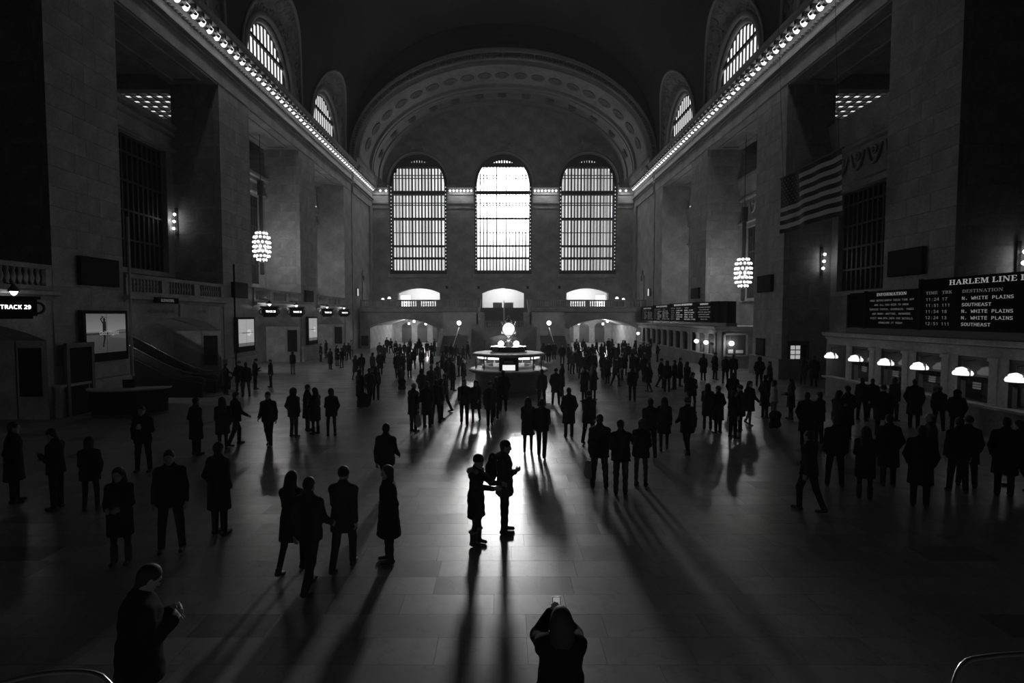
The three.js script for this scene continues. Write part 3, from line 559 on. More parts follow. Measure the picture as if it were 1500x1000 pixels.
// ================================================================ CLOCK BOOTH
{
  const b = thing('information_booth', 'round marble information booth with lit windows and flat roof', 'booth', [0.3, 0, -30]);
  const R0 = 1.86, N = 12;
  const ring = (r, y0, y1, r2 = r) => new THREE.CylinderGeometry(r2, r, y1 - y0, 32).translate(0, (y0 + y1) / 2, 0);
  part('base', merge([ring(R0 + 0.12, 0, 0.18), ring(R0, 0.18, 1.1)]), M.stone, b);
  part('counter', lathe([[0, 1.1], [R0 + 0.25, 1.1], [R0 + 0.34, 1.16], [R0 + 0.34, 1.24], [R0 + 0.2, 1.3], [0, 1.3]], 36), M.stoneLight, b);
  part('roof', lathe([[0, 1.98], [R0 + 0.02, 1.98], [R0 + 0.16, 2.02], [R0 + 0.16, 2.1], [R0 + 0.02, 2.16], [0, 2.26]], 36), M.stoneLight, b);
  part('core', ring(0.75, 1.3, 2.0), M.darkWood, b);
  for (let k = 0; k < N; k++) {
    const t = (k + 0.5) / N * 2 * PI, q = k / N * 2 * PI, f = new THREE.Group();
    part('mullion', rod([R0 * Math.sin(t), 1.28, R0 * Math.cos(t)], [R0 * Math.sin(t), 2.0, R0 * Math.cos(t)], 0.035), M.bronze, b);
    const dark = k === 0;
    if (dark) {
      part('front_panel', bx(-0.5, 0.5, 1.3, 1.98, R0 - 0.04, R0 + 0.06), M.black, b);
      part('lit_sign', bx(-0.33, 0.33, 1.34, 1.62, R0 + 0.06, R0 + 0.08), M.signLit ??= (() => { const cv = document.createElement('canvas'); cv.width = 256; cv.height = 112; const g = cv.getContext('2d'); g.fillStyle = '#fff'; g.fillRect(0, 0, 256, 112); g.fillStyle = '#444'; g.font = 'bold 40px sans-serif'; g.textAlign = 'center'; g.fillText('INFORMATION', 128, 66, 230); const t = new THREE.CanvasTexture(cv); t.colorSpace = THREE.SRGBColorSpace; return new THREE.MeshStandardMaterial({ color: 0xffffff, map: t, emissive: 0xffffff, emissiveMap: t, emissiveIntensity: 0.9 }); })(), b);
      part('notice', bx(-0.24, 0.24, 1.7, 1.83, R0 + 0.06, R0 + 0.075), M.stoneLight, b);
    } else {
      const w = R0 * Math.tan(PI / N) - 0.04;
      part('window_pane', bx(-w, w, 1.3, 1.98, -0.008, 0.008), M.glass, b, [R0 * 0.965 * Math.sin(q), 0, R0 * 0.965 * Math.cos(q)], q);
      part('strip_lamp', bx(-0.3, 0.3, 1.87, 1.95, -0.06, 0.06), M.stripLamp ??= glow(5), b, [(R0 - 0.22) * Math.sin(q), 0, (R0 - 0.22) * Math.cos(q)], q);
      part('desk_shelf', bx(-0.42, 0.42, 1.32, 1.46, -0.1, 0.1), M.plaster, b, [(R0 - 0.5) * Math.sin(q), 0, (R0 - 0.5) * Math.cos(q)], q);
      if (k % 2) part('rack', bx(-0.18, 0.18, 1.46, 1.66, -0.06, 0.06), M.white, b, [(R0 - 0.55) * Math.sin(q), 0, (R0 - 0.55) * Math.cos(q)], q);
    }
  }
  areaLight('booth_lamps', 2.6, 2.6, 1.3, [0, 1.86, 0], [0.3, 0, -30.001], b);
  part('upper_drum', merge([ring(0.92, 2.22, 2.46), ring(0.98, 2.44, 2.5), ring(0.3, 2.5, 2.75, 0.16)]), M.bronze, b);
  for (let k = 0; k < 8; k++) part('drum_box', bx(-0.2, 0.2, 2.26, 2.45, 0.88, 1.0), M.darkWood, b, [0, 0, 0], k * PI / 4);
  part('clock_post', lathe([[0.16, 2.7], [0.1, 2.8], [0.22, 2.86], [0.08, 2.95], [0.14, 3.02]], 14), M.brass, b);
  for (const s of [-1, 1]) {
    const g = part('globe_lamp', new THREE.SphereGeometry(0.16, 14, 10), M.starBulb, b, [s * 0.42, 2.66, 0.6]);
    pointLight('booth_globe', 4, [s * 0.42, 2.66, 0.6], 7, b);
  }
  const c = thing('clock', 'four-faced brass ball clock with glowing dials on top of the round booth', 'clock', [0.3, 3.02, -30]);
  const rc = 0.3;
  part('housing', merge([new THREE.SphereGeometry(0.37, 24, 16).scale(1, 1.05, 1).translate(0, 0.45, 0), lathe([[0.1, -0.02], [0.2, 0.04], [0.12, 0.1], [0.0, 0.1]], 14)]), M.brass, c);
  for (let k = 0; k < 4; k++) {
    const t = k * PI / 2, face = part('dial', new THREE.CylinderGeometry(rc, rc, 0.06, 32).rotateX(PI / 2), (M.dial ??= glow(1.8)), c, [0.36 * Math.sin(t), 0.45, 0.36 * Math.cos(t)], t);
    part('bezel', new THREE.TorusGeometry(rc + 0.03, 0.045, 8, 32), M.brass, c, [0.38 * Math.sin(t), 0.45, 0.38 * Math.cos(t)], t);
    part('hands', merge([bx(-0.012, 0.012, 0, 0.2, 0.035, 0.045).rotateZ(-0.9), bx(-0.016, 0.016, 0, 0.14, 0.035, 0.045).rotateZ(2.4)]), M.black, face);
    part('hour_marks', merge([...Array(12).keys()].map((h) => bx(-0.012, 0.012, 0.22, 0.27, 0.032, 0.038).rotateZ(h * PI / 6))), M.black, face);
    const b2 = part('bracket', tube([[0.44, 0.1, 0], [0.58, 0.3, 0], [0.6, 0.5, 0], [0.5, 0.75, 0], [0.36, 0.86, 0]], 0.04, 16, 6), M.brass, c, [0, 0, 0], t + PI / 4);
    b2.scale.setScalar(0.8); b2.position.y = 0.08;
  }
  part('finial', lathe([[0.2, 0.8], [0.24, 0.86], [0.14, 0.93], [0.06, 0.98], [0.09, 1.02], [0.1, 1.07], [0.05, 1.15], [0.0, 1.2]], 14), M.brass, c);
  pointLight('clock_dial', 0.8, [0, 0.45, 0.75], 8, c);
}
// ================================================================ LEFT SIDE: gate screens, signs, screens, escalator
function textTex(w, h, draw) { const cv = document.createElement('canvas'); cv.width = w; cv.height = h; const q = cv.getContext('2d'); q.fillStyle = '#000'; q.fillRect(0, 0, w, h); draw(q, w, h); const t = new THREE.CanvasTexture(cv); t.colorSpace = THREE.SRGBColorSpace; return t; }
const lit = (t, L, base = 0x000000) => new THREE.MeshPhysicalMaterial({ color: base, roughness: 0.8, specularIntensity: 0.1, emissive: 0xffffff, emissiveMap: t, emissiveIntensity: L });
// front plane of a sign, facing +z before turning
function face(name, w, h, m, parent, p, turn = 0) { return part(name, new THREE.PlaneGeometry(w, h), m, parent, p, turn); }
const bayName = ['nearest', 'second', 'third', 'farthest'];
BAYS.forEach(([z0, z1], b) => {
  const zc = (z0 + z1) / 2, hw = (z1 - z0) / 2, g = thing('screen_wall', `${bayName[b]} low stone gate screen with balustrade between the left piers`, 'wall', [0, 0, 0], 0, null, 'structure');
  const sh = new THREE.Shape(), a = hw - 0.35;
  sh.moveTo(-hw, 0); sh.lineTo(-a, 0); sh.lineTo(-a, 3.2); sh.quadraticCurveTo(0, 5.0, a, 3.2); sh.lineTo(a, 0); sh.lineTo(hw, 0); sh.lineTo(hw, 4.9); sh.lineTo(-hw, 4.9); sh.lineTo(-hw, 0);
  part('masonry', new THREE.ExtrudeGeometry(sh, { depth: 1.3, bevelEnabled: false, curveSegments: 20 }).rotateY(PI / 2).translate(-W - 1.35, 0, zc), M.stone, g);
  part('pilaster_strip', bx(-W - 0.06, -W + 0.06, 4.1, 4.9, zc - 0.22, zc + 0.22), M.stone, g);
  part('cornice', prism([[-W - 1.3, 4.8], [-W, 4.8], [-W + 0.12, 4.95], [-W + 0.34, 5.02], [-W + 0.34, 5.16], [-W + 0.1, 5.22], [-W - 1.3, 5.22]], z0, z1), M.stoneLight, g);
  balustrade(g, z0 + 0.1, z1 - 0.1, -W - 0.1, 5.22, 'z', 3);
  // vestibule behind the arch: barrel vault, far cheek, rear wall
  part('vestibule_vault', sheet((u, v) => { const t = u * 2 - 1; return [-W - 1.3 - 3.6 * v, 3.2 + 0.85 * (1 - t * t), zc + t * a, v * 2, u * 3]; }, 16, 3), M.plaster, g);
  part('vestibule_cheek', bx(-R - 0.4, -W - 1.3, 0, 3.3, z0, z0 + 0.35), M.plaster, g);
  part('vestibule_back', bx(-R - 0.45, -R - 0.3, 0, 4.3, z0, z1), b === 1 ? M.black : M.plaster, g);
  if (b !== 1) for (const q of [-2.1, 2.1]) {
    part('gate_leaf', merge([...Array(9).keys()].map((k) => bx(-R - 0.3, -R - 0.22, 0, 2.5, zc + q - 0.9 + k * 0.22, zc + q - 0.85 + k * 0.22)).concat([bx(-R - 0.3, -R - 0.22, 2.4, 2.55, zc + q - 1, zc + q + 1), bx(-R - 0.3, -R - 0.22, 1.1, 1.2, zc + q - 1, zc + q + 1)])), M.iron, g);
  }
  // black timetable board hung on the far cheek
  const bd = solo('timetable_board', bx(-0.42, 0.42, 0, 1.95, -0.04, 0.04), M.screenBlack, `tall black notice board inside the ${bayName[b]} left gate arch`, 'board', [-W - 0.72, 0.95, z0 + 0.4]);
  // wall lamp of the vestibule
  const vl = thing('ceiling_lamp', `small lamp under the vault of the ${bayName[b]} left gate arch`, 'lamp', [-W - 2.6, 3.3, z1 - 1.1]);
  part('globe', new THREE.SphereGeometry(0.1, 10, 8), M.bulb, vl); part('stem', rod([0, 0.08, 0], [0, 0.35, 0], 0.02), M.bronze, vl);
  pointLight('gate_lamp', [2, 14, 20, 20][b], [0, 0, 0], 5, vl);
});
{ // carved lettering over the escalator arch and a lit sign on the cornice
  const t = textTex(512, 64, (q, w, h) => { q.fillStyle = '#fff'; q.font = 'bold 40px serif'; q.textAlign = 'center'; q.fillText('METLIFE BUILDING', w / 2, 46, 490); });
  const t2 = textTex(512, 64, (q, w, h) => { q.fillStyle = '#fff'; q.font = 'bold 40px serif'; q.textAlign = 'center'; q.fillText('45TH STREET', w / 2, 46, 490); });
  for (const [tx, z, w, l] of [[t, -28.9, 2.9, 'dark carved lettering reading METLIFE BUILDING above the escalator arch'], [t2, -32.8, 2.0, 'dark carved lettering reading 45TH STREET above the escalator arch']]) {
    const o = thing('wall_lettering', l, 'sign', [-W + 0.02, 4.42, z], PI / 2);
    const m = new THREE.MeshStandardMaterial({ color: g_(0.08), roughness: 0.8, alphaMap: tx, transparent: true }); face('letters', w, 0.36, m, o, [0, 0, 0.001]);
  }
  const s = thing('lit_sign', 'small backlit sign on the cornice over the escalator arch', 'sign', [-W + 0.36, 5.0, -28.8], PI / 2);
  face('sign_face', 1.9, 0.26, lit(textTex(512, 70, (q, w, h) => { q.fillStyle = '#9a9a9a'; q.font = 'bold 56px sans-serif'; q.textAlign = 'center'; q.fillText('ELEVATORS', w / 2, 55, 490); }), 0.35), s, [0, 0, 0.07]);
  part('sign_box', bx(-1, 1, -0.15, 0.15, -0.06, 0.06), M.black, s);
}
// track signs with their lamps
[[-19.55, 29, 0], [-40.9, 30, 2], [-46.2, 32, 2], [-54.3, 33, 3], [-60.0, 34, 3]].forEach(([z, n, b], k) => {
  const s = thing('track_sign', `hanging track sign reading TRACK ${n}, ${['nearest at the left edge', 'left of the pair at the third left gate', 'right of the pair at the third left gate', 'left of the pair at the farthest left gate', 'right of the pair at the farthest left gate'][k]}`, 'sign', [-W + 0.62, 4.18, z], PI / 2 - 0.5);
  part('case', merge([bx(-0.62, 0.62, 0, 0.62, -0.12, 0.12), bx(-0.72, 0.72, 0.62, 0.72, -0.16, 0.16), bx(-0.5, 0.5, -0.1, 0, -0.08, 0.08)]), M.black, s);
  for (const q of [-1, 1]) part('case_scroll', new THREE.TorusGeometry(0.2, 0.05, 6, 12).translate(q * 0.68, 0.3, 0), M.bronze, s);
  face('sign_face', 0.92, 0.26, lit(textTex(256, 70, (q, w, h) => { q.fillStyle = '#fff'; q.font = 'bold 56px sans-serif'; q.textAlign = 'center'; q.fillText('TRACK ' + n, w / 2, 55, 246); }), 2.6), s, [0, 0.33, 0.125]);
  part('bracket', rod([-0.1, 0.35, -0.12], [0.25, 0.35, -0.55], 0.03), M.bronze, s);
  const l = thing('sign_lamp', `bright shaded lamp over the sign of ${['the leftmost gate', 'track thirty', 'track thirty-two', 'track thirty-three', 'track thirty-four'][k]}`, 'lamp', [-W + 0.62, 5.05, z], PI / 2 - 0.5);
  part('shade', lathe([[0.0, 0.3], [0.05, 0.28], [0.16, 0.1], [0.18, 0.02]], 12), M.bronze, l);
  part('bulb', lathe([[0, -0.14], [0.08, -0.08], [0.13, 0.04], [0.12, 0.12], [0, 0.14]], 12), M.bulb, l);
  part('stem', rod([0, 0.28, 0], [0, 0.35, -0.75], 0.02), M.bronze, l);
  pointLight('sign_lamp', k ? 2.2 : 0.5, [0, -0.05, 0], 5, l);
});
// video screens and black monitors on the piers
const screenTex = textTex(512, 400, (q, w, h) => {
  const s = q.createLinearGradient(0, 0, 0, h); s.addColorStop(0, '#8b8b8b'); s.addColorStop(0.45, '#b5b5b5'); s.addColorStop(0.5, '#6a6a6a'); s.addColorStop(1, '#5a5a5a'); q.fillStyle = s; q.fillRect(0, 0, w, h);
  q.fillStyle = '#7d7d7d'; q.beginPath(); q.moveTo(300, 215); q.quadraticCurveTo(420, 150, 512, 170); q.lineTo(512, 260); q.lineTo(300, 240); q.fill();
  q.fillStyle = '#4a4a4a'; q.fillRect(0, 200, 330, 14);
  q.fillStyle = '#262626'; q.beginPath(); q.ellipse(225, 62, 16, 20, 0, 0, 7); q.fill(); q.fillRect(203, 80, 46, 95); // a player at the top of a swing
  q.beginPath(); q.moveTo(205, 170); q.lineTo(247, 170); q.lineTo(238, 250); q.lineTo(214, 340); q.lineTo(196, 340); q.lineTo(215, 250); q.fill();
  q.lineWidth = 13; q.strokeStyle = '#262626'; q.beginPath(); q.moveTo(205, 95); q.lineTo(180, 55); q.lineTo(215, 28); q.stroke(); q.lineWidth = 4; q.beginPath(); q.moveTo(180, 25); q.lineTo(262, 38); q.stroke();
  q.fillStyle = '#e8e8e8'; q.font = 'bold 46px serif'; q.fillText('Golf Digest', 160, 214);
});
const adTex = textTex(256, 300, (q, w, h) => { q.fillStyle = '#c4c4c4'; q.fillRect(0, 0, w, h); q.fillStyle = '#efefef'; q.beginPath(); q.arc(170, 150, 36, 0, 7); q.fill(); q.fillStyle = '#8a8a8a'; q.fillRect(60, 148, 120, 8); q.fillStyle = '#777'; q.fillRect(0, 262, w, 38); });
[[-24.55, 2.45, 1.78, 3.4, screenTex, 0.38, 'large video wall showing a golf picture on the near left pier'], [-37.9, 2.3, 1.9, 3.0, adTex, 0.62, 'bright poster screen on the second left pier'], [-51.2, 2.2, 2.1, 2.9, adTex, 0.62, 'bright poster screen on the third left pier']].forEach(([z, w, h, y, t, L, lab], k) => {
  const s = thing('video_screen', lab, 'screen', [-W + 0.2, y, z], PI / 2);
  part('casing', bx(-w / 2 - 0.14, w / 2 + 0.14, -h / 2 - 0.38, h / 2 + 0.14, -0.16, 0.06), M.black, s);
  for (let i = 0; i < 2; i++) for (let j = 0; j < 2; j++) {
    const f = face('screen_panel', w / 2 - 0.02, h / 2 - 0.02, lit(t, L), s, [(i - 0.5) * w / 2, (j - 0.5) * h / 2, 0.065]), uv = f.geometry.attributes.uv;
    for (let q = 0; q < 4; q++) uv.setXY(q, (i + uv.getX(q)) / 2, (j + uv.getY(q)) / 2);
  }
  areaLight('screen_light', w, h, L * 0.5, [0, 0, 0.12], [0, y, z], s);
});
for (const [x, z, w, h, y, lab] of [[-1, -24.4, 2.3, 1.25, 6.15, 'black unlit monitor high on the near left pier'], [-1, -37.4, 2.0, 1.05, 5.95, 'black unlit monitor high on the second left pier'], [-1, -50.7, 2.0, 1.05, 6.0, 'black unlit monitor high on the third left pier'], [1, -24.5, 2.1, 1.2, 6.6, 'black unlit monitor above the near departure board'], [1, -37.6, 2.0, 1.15, 6.4, 'black unlit monitor on the second right pier by the chandelier'], [1, -51.2, 2.0, 1.0, 6.3, 'black unlit monitor above the far departure board']]) {
  const m = thing('wall_monitor', lab, 'monitor', [x * (W - 0.14), y, z], x < 0 ? PI / 2 : -PI / 2);
  part('casing', bx(-w / 2, w / 2, -h / 2, h / 2, -0.12, 0.06), M.black, m); face('panel', w - 0.12, h - 0.12, M.screenBlack, m, [0, 0, 0.063]);
}
{ // the thin pipe on the first left pier edge and dark service doors below the screens
  solo('corner_pipe', rod([0, 1.3, 0], [0, 8.9, 0], 0.06), M.stoneLight, 'thin pale pipe on the edge of the near left pier', 'pipe', [-W + 0.4, 0, -25.95]);
  solo('corner_pipe', rod([0, 0, 0], [0, 7.6, 0], 0.06), M.black, 'thin dark pipe on the edge of the second left pier', 'pipe', [-W + 0.42, 0, -36.0]);
  const d = thing('door_1', 'dark service door at the foot of the near left pier', 'door', [-W + 0.26, 0, -22.9], PI / 2, null, 'structure');
  part('frame', merge([bx(-0.75, -0.6, 0, 3.0, -0.05, 0.08), bx(0.6, 0.75, 0, 3.0, -0.05, 0.08), bx(-0.75, 0.75, 2.85, 3.05, -0.05, 0.1)]), M.darkWood, d); part('leaf', bx(-0.6, 0.6, 0, 2.85, -0.04, 0.02), M.black, d); part('handle', rod([0.45, 1.0, 0.03], [0.45, 1.3, 0.03], 0.02), M.brass, d);
}
{ // escalator rising through the second left arch
  const e = thing('escalator', 'black escalator rising into the arch between the left piers', 'escalator', [-15.6, 0, -29.6]);
  for (const q of [-0.75, 0.75, 2.1]) {
    part('balustrade', prism([[0.15, 0], [0.2, 0.75], [-0.6, 0.85], [-1.6, 1.05], [-6.5, 3.6], [-6.5, 1.6], [-1.9, 0]], q - 0.06, q + 0.06), M.black, e);
    part('handrail', tube([[0.1, 0.55, q], [0.36, 0.8, q], [0.2, 1.0, q], [-0.5, 1.04, q], [-1.6, 1.2, q], [-6.5, 3.75, q]], 0.055, 40, 8), M.rubber ??= std(0.02, 0.25), e);
  }
  for (const [a, c] of [[-0.66, 0.66], [0.84, 2.0]]) for (let k = 0; k < 16; k++) part('step', bx(-0.3 - k * 0.38, -0.72 - k * 0.38, 0, 0.1 + Math.max(0, k - 2) * 0.2, a, c), M.darkWood, e);
  part('floor_plate', bx(-0.3, 0.7, 0, 0.04, -0.66, 2.0), M.bronze, e);
}
{ // dark desk in front of the near left pier
  const d = thing('help_desk', 'black curved help desk in front of the near left pier', 'desk', [-15.9, 0, -22.9], 0.25);
  part('body', new THREE.CylinderGeometry(1.45, 1.4, 1.1, 28, 1, false, -PI / 2, PI).translate(0, 0.55, 0).scale(1, 1, 0.7), M.black, d);
  part('counter', new THREE.CylinderGeometry(1.58, 1.58, 0.06, 28, 1, false, -PI / 2, PI).translate(0, 1.13, 0).scale(1, 1, 0.72), M.stone, d);
  part('monitor', bx(-0.2, 0.25, 1.16, 1.5, 0.2, 0.26), M.black, d);
  part('kick_plate', new THREE.CylinderGeometry(1.42, 1.42, 0.12, 28, 1, false, -PI / 2, PI).translate(0, 0.06, 0).scale(1, 1, 0.71), M.bronze, d);
}
// ================================================================ RIGHT SIDE: ticket offices, departure boards
const PX = 17.0;
function pavilion(name, label, zA, zB, windows, o) { // front face at x = PX, from zA (far) to zB (near)
  const p = thing(name, label, 'ticket office', [0, 0, 0], 0, null, 'structure');
  part('plinth', bx(PX - 0.06, W + 0.2, 0, 0.95, zA, zB), M.stone, p);
  part('cornice', merge([bx(PX - 0.1, R, 3.0, 3.1, zA - 0.05, zB + 0.1), prism([[PX, 3.1], [PX - 0.25, 3.18], [PX - 0.3, 3.34], [R, 3.34], [R, 3.1]], zA - 0.1, zB + 0.3)]), M.stone, p);
  part('fascia', bx(PX, R, 2.72, 3.0, zA, zB), M.stone, p);
  part('ledge', bx(PX - 0.28, PX + 0.2, 0.98, 1.07, zA, zB), M.stoneLight, p);
  part('back', bx(PX + 1.6, PX + 1.7, 0, 2.8, zA, zB), M.darkWood, p);
  let z = zB;
  for (const [w, kind, idx] of windows) { // piers between openings, from the near end
    const zc = z - w / 2, ow = w - 0.62;
    part('pilaster', merge([bx(PX - 0.05, PX + 0.4, 0.95, 2.75, z - 0.31, z), bx(PX - 0.1, PX, 2.6, 2.72, z - 0.33, z + 0.02), bx(PX - 0.1, PX, 0.95, 1.12, z - 0.33, z + 0.02)]), M.stone, p);
    part('pilaster', bx(PX - 0.02, PX + 0.4, 0.95, 2.75, z - w, z - w + 0.31), M.stone, p);
    const za = zc - ow / 2, zb = zc + ow / 2;
    if (kind !== 'slot') {
      part('window_frame', merge([bx(PX + 0.08, PX + 0.16, 1.07, 2.7, za, za + 0.07), bx(PX + 0.08, PX + 0.16, 1.07, 2.7, zb - 0.07, zb), bx(PX + 0.08, PX + 0.16, 2.0, 2.06, za, zb), bx(PX + 0.08, PX + 0.16, 2.62, 2.7, za, zb)]), M.bronze, p);
      part('window_pane', bx(PX + 0.11, PX + 0.12, 1.07, 2.0, za + 0.07, zb - 0.07), M.glass, p);
      part('transom_pane', bx(PX + 0.11, PX + 0.125, 2.06, 2.62, za + 0.07, zb - 0.07), M.dimGlass, p);
      part('window_blind', bx(PX + 0.2, PX + 0.22, 1.8, 2.02, za, zb), M.black, p);
      part('price_card', merge([0, 1, 2].map((r) => bx(PX + 0.3, PX + 0.31, 1.52 + r * 0.09, 1.58 + r * 0.09, zc - 0.3, zc + 0.05))), M.paper ??= std(0.75, 0.8), p);
      part('equipment', merge([bx(PX + 0.3, PX + 0.6, 1.07, 1.28, zc - 0.05, zc + 0.35), bx(PX + 0.35, PX + 0.45, 1.28, 1.5, zc + 0.1, zc + 0.4)]), M.black, p);
    } else part('grille_panel', bx(PX + 0.18, PX + 0.22, 1.07, 2.72, za, zb), M.black, p);
    z -= w;
  }
  part('end_wall', bx(PX, R, 0, 3.05, zB - 0.02, zB + 0.16), M.stone, p);
  part('far_end_wall', bx(PX, R, 0, 3.05, zA - 0.1, zA + 0.02), M.stone, p);
  if (o) { // framed window in the end facing the viewer
    const zz = zB + 0.17; part('end_window_frame', merge([bx(PX + 0.5, PX + 0.66, 1.0, 2.8, zz, zz + 0.06), bx(PX + 2.3, PX + 2.46, 1.0, 2.8, zz, zz + 0.06), bx(PX + 0.5, PX + 2.46, 2.66, 2.8, zz, zz + 0.06), bx(PX + 0.5, PX + 2.46, 0.95, 1.08, zz, zz + 0.1)]), M.stoneLight, p);
    part('end_window_pane', bx(PX + 0.66, PX + 2.3, 1.08, 2.66, zz, zz + 0.01), M.dimGlass, p);
    part('end_notices', merge([bx(PX + 0.9, PX + 1.3, 1.2, 1.5, zz + 0.01, zz + 0.02), bx(PX + 1.5, PX + 2.1, 1.2, 1.45, zz + 0.01, zz + 0.02)]), M.paper, p);
  }
  return p;
}
pavilion('ticket_office', 'stone ticket office row with counters along the near right wall', -28.2, -10.25, [...Array(8)].map(() => [2.05, 'win']));
pavilion('ticket_office', 'colonnaded stone ticket office along the far right wall', -68, -43, [[2.05, 'win'], [2.05, 'win'], ...Array(9).fill([2.1, 'slot'])], true);
const bowlG = lathe([[0, 0.3], [0.06, 0.29], [0.19, 0.25], [0.23, 0.2], [0.2, 0.18], [0.27, 0.15], [0.31, 0.07], [0.29, 0.0], [0, -0.02]], 20);
[[-27.3, 2.05], [-25.4, 2.05], [-23.4, 2.05], [-21.5, 2.05], [-19.46, 2.05], [-17.4, 2.05]].forEach(([z, y], k) => {
  const l = thing('ticket_lamp', `glowing two-tier glass bowl lamp, ${['farthest, at the end of', 'second along', 'third along', 'fourth along', 'fifth along', 'nearest of'][k]} the near ticket windows`, 'lamp', [PX - 0.35, y, z]);
  part('bowl', bowlG, M.bowl ??= glow(1.15), l); part('rib', bx(-0.015, 0.015, 0, 0.3, -0.315, 0.315), M.bronze, l); part('arm', merge([rod([0, 0.28, 0], [0, 0.5, 0], 0.02), rod([0, 0.5, 0], [0.5, 0.55, 0], 0.02)]), M.bronze, l);
  pointLight('bowl_lamp', 0.06, [-0.36, 0.05, 0], 8, l);
});
[[-44.2, 'nearer of two globe lamps at the far ticket windows'], [-46.4, 'farther of two globe lamps at the far ticket windows'], [-66.5, 'globe lamp at the farthest corner of the far ticket office']].forEach(([z, lab]) => {
  const l = thing('ticket_lamp', lab, 'lamp', [PX - 0.35, 2.0, z]);
  part('globe', new THREE.SphereGeometry(0.2, 12, 10).scale(1, 0.85, 1), M.bowl2 ??= glow(3), l); part('arm', rod([0, 0.15, 0], [0.45, 0.3, 0], 0.02), M.bronze, l); pointLight('globe_lamp', 1.6, [0, 0, 0], 8, l);
});
{ const l = thing('ticket_lamp', 'globe lamp behind the end window of the far ticket office', 'lamp', [PX + 1.05, 2.0, -42.55]); part('globe', new THREE.SphereGeometry(0.2, 12, 10), M.bowl2, l); part('arm', rod([0, 0.15, 0], [0, 0.5, 0], 0.02), M.bronze, l); pointLight('globe_lamp', 2.0, [0, 0, 0.0], 8, l); }
// departure boards
const rowsH = [['11:24', '17', 'N. WHITE PLAINS', 'MELROSE - 1ST STOP'], ['11:51', '111', 'SOUTHEAST', 'CONNECTION TO WASSAIC'], ['11:54', '18', 'N. WHITE PLAINS', 'FORDHAM - 1ST STOP'], ['12:24', '13', 'N. WHITE PLAINS', 'FORDHAM - 1ST STOP'], ['12:51', '111', 'SOUTHEAST', 'WHITE PLAINS - 1ST STOP']];
const titleBar = (q, s, x, y, px, w) => { q.fillStyle = '#e6e6e6'; q.font = `bold ${px}px serif`; q.textAlign = 'center'; q.fillText(s, x, y, w); };
const infoTex = textTex(640, 420, (q, w) => {
  titleBar(q, 'INFORMATION', w / 2, 52, 50, 420); q.font = 'bold 30px monospace'; q.fillStyle = '#9d9d9d';
  ['FREE METRO-NORTH TRAIN TIME APP', 'HAS ALL YOU NEED TO KNOW', 'SERVICE STATUS, SCHEDULES, FARES', 'AND MORE! ANYTIME, ANYWHERE', 'VISIT WWW.MTA.INFO FOR DETAILS', 'DOWNLOAD IT TODAY'].forEach((l, k) => q.fillText(l, w / 2, 118 + k * 54, 560));
});
const boardTex = (line, title = true) => textTex(1400, 470, (q, w) => {
  titleBar(q, line + ' LINE DEPARTURES', w / 2, 62, 66, 1000);
  const cx = [30, 170, 330, 800]; q.textAlign = 'left'; q.font = 'bold 40px serif'; q.fillStyle = '#8a8a8a'; ['TIME', 'TRK', 'DESTINATION', 'REMARKS'].forEach((s, i) => q.fillText(s, cx[i] + (i > 2 ? 14 : 0), 142));
  q.font = 'bold 40px monospace'; rowsH.forEach((r, k) => r.forEach((s, i) => { q.fillStyle = i < 2 ? '#8f8f8f' : '#c9c9c9'; q.fillText(s, cx[i], 206 + k * 60, i === 2 ? 440 : 560); }));
});
function board(label, zA, zB, panels) { // zA far, zB near; panels: [z from, z to, texture, brightness]
  const b = thing('departure_board', label, 'board', [0, 0, 0]);
  part('cabinet', bx(PX + 0.25, PX + 0.95, 3.36, 5.3, zA, zB), M.black, b);
  part('plinth_rail', bx(PX + 0.15, PX + 1.0, 3.36, 3.62, zA - 0.1, zB + 0.1), M.darkWood, b);
  for (const [a, c, t, L, y1] of panels) {
    part('panel_case', bx(PX + 0.16, PX + 0.9, 3.62, y1, a, c), M.black, b);
    const f = face('display', Math.abs(a - c) - 0.14, y1 - 3.76, lit(t, L), b, [PX + 0.155, (y1 + 3.68) / 2, (a + c) / 2], -PI / 2);
    part('mullion', bx(PX + 0.08, PX + 0.2, 3.6, y1 + 0.03, a - 0.06, a + 0.06), M.black, b);
  }
  return b;
}
board('black departure board listing Harlem line trains on the near ticket office', -26.9, -10.4, [[-26.8, -25.6, textTex(64, 64, () => {}), 0.01, 5.2], [-25.55, -22.3, infoTex, 0.33, 5.32], [-22.2, -14.0, boardTex('HARLEM'), 0.36, 5.66], [-13.9, -10.5, infoTex, 0.3, 5.3]]);
board('black departure board with bright lists on the far ticket office', -67.0, -41.6, [[-44.4, -43.1, textTex(64, 64, () => {}), 0.01, 5.35], [-47.8, -44.5, infoTex, 0.75, 5.35], [-55.4, -47.9, boardTex('NEW HAVEN'), 0.85, 5.4], [-61.6, -55.5, boardTex('HUDSON'), 0.55, 5.35], [-66.9, -61.7, boardTex('HARLEM'), 0.4, 5.2]]);
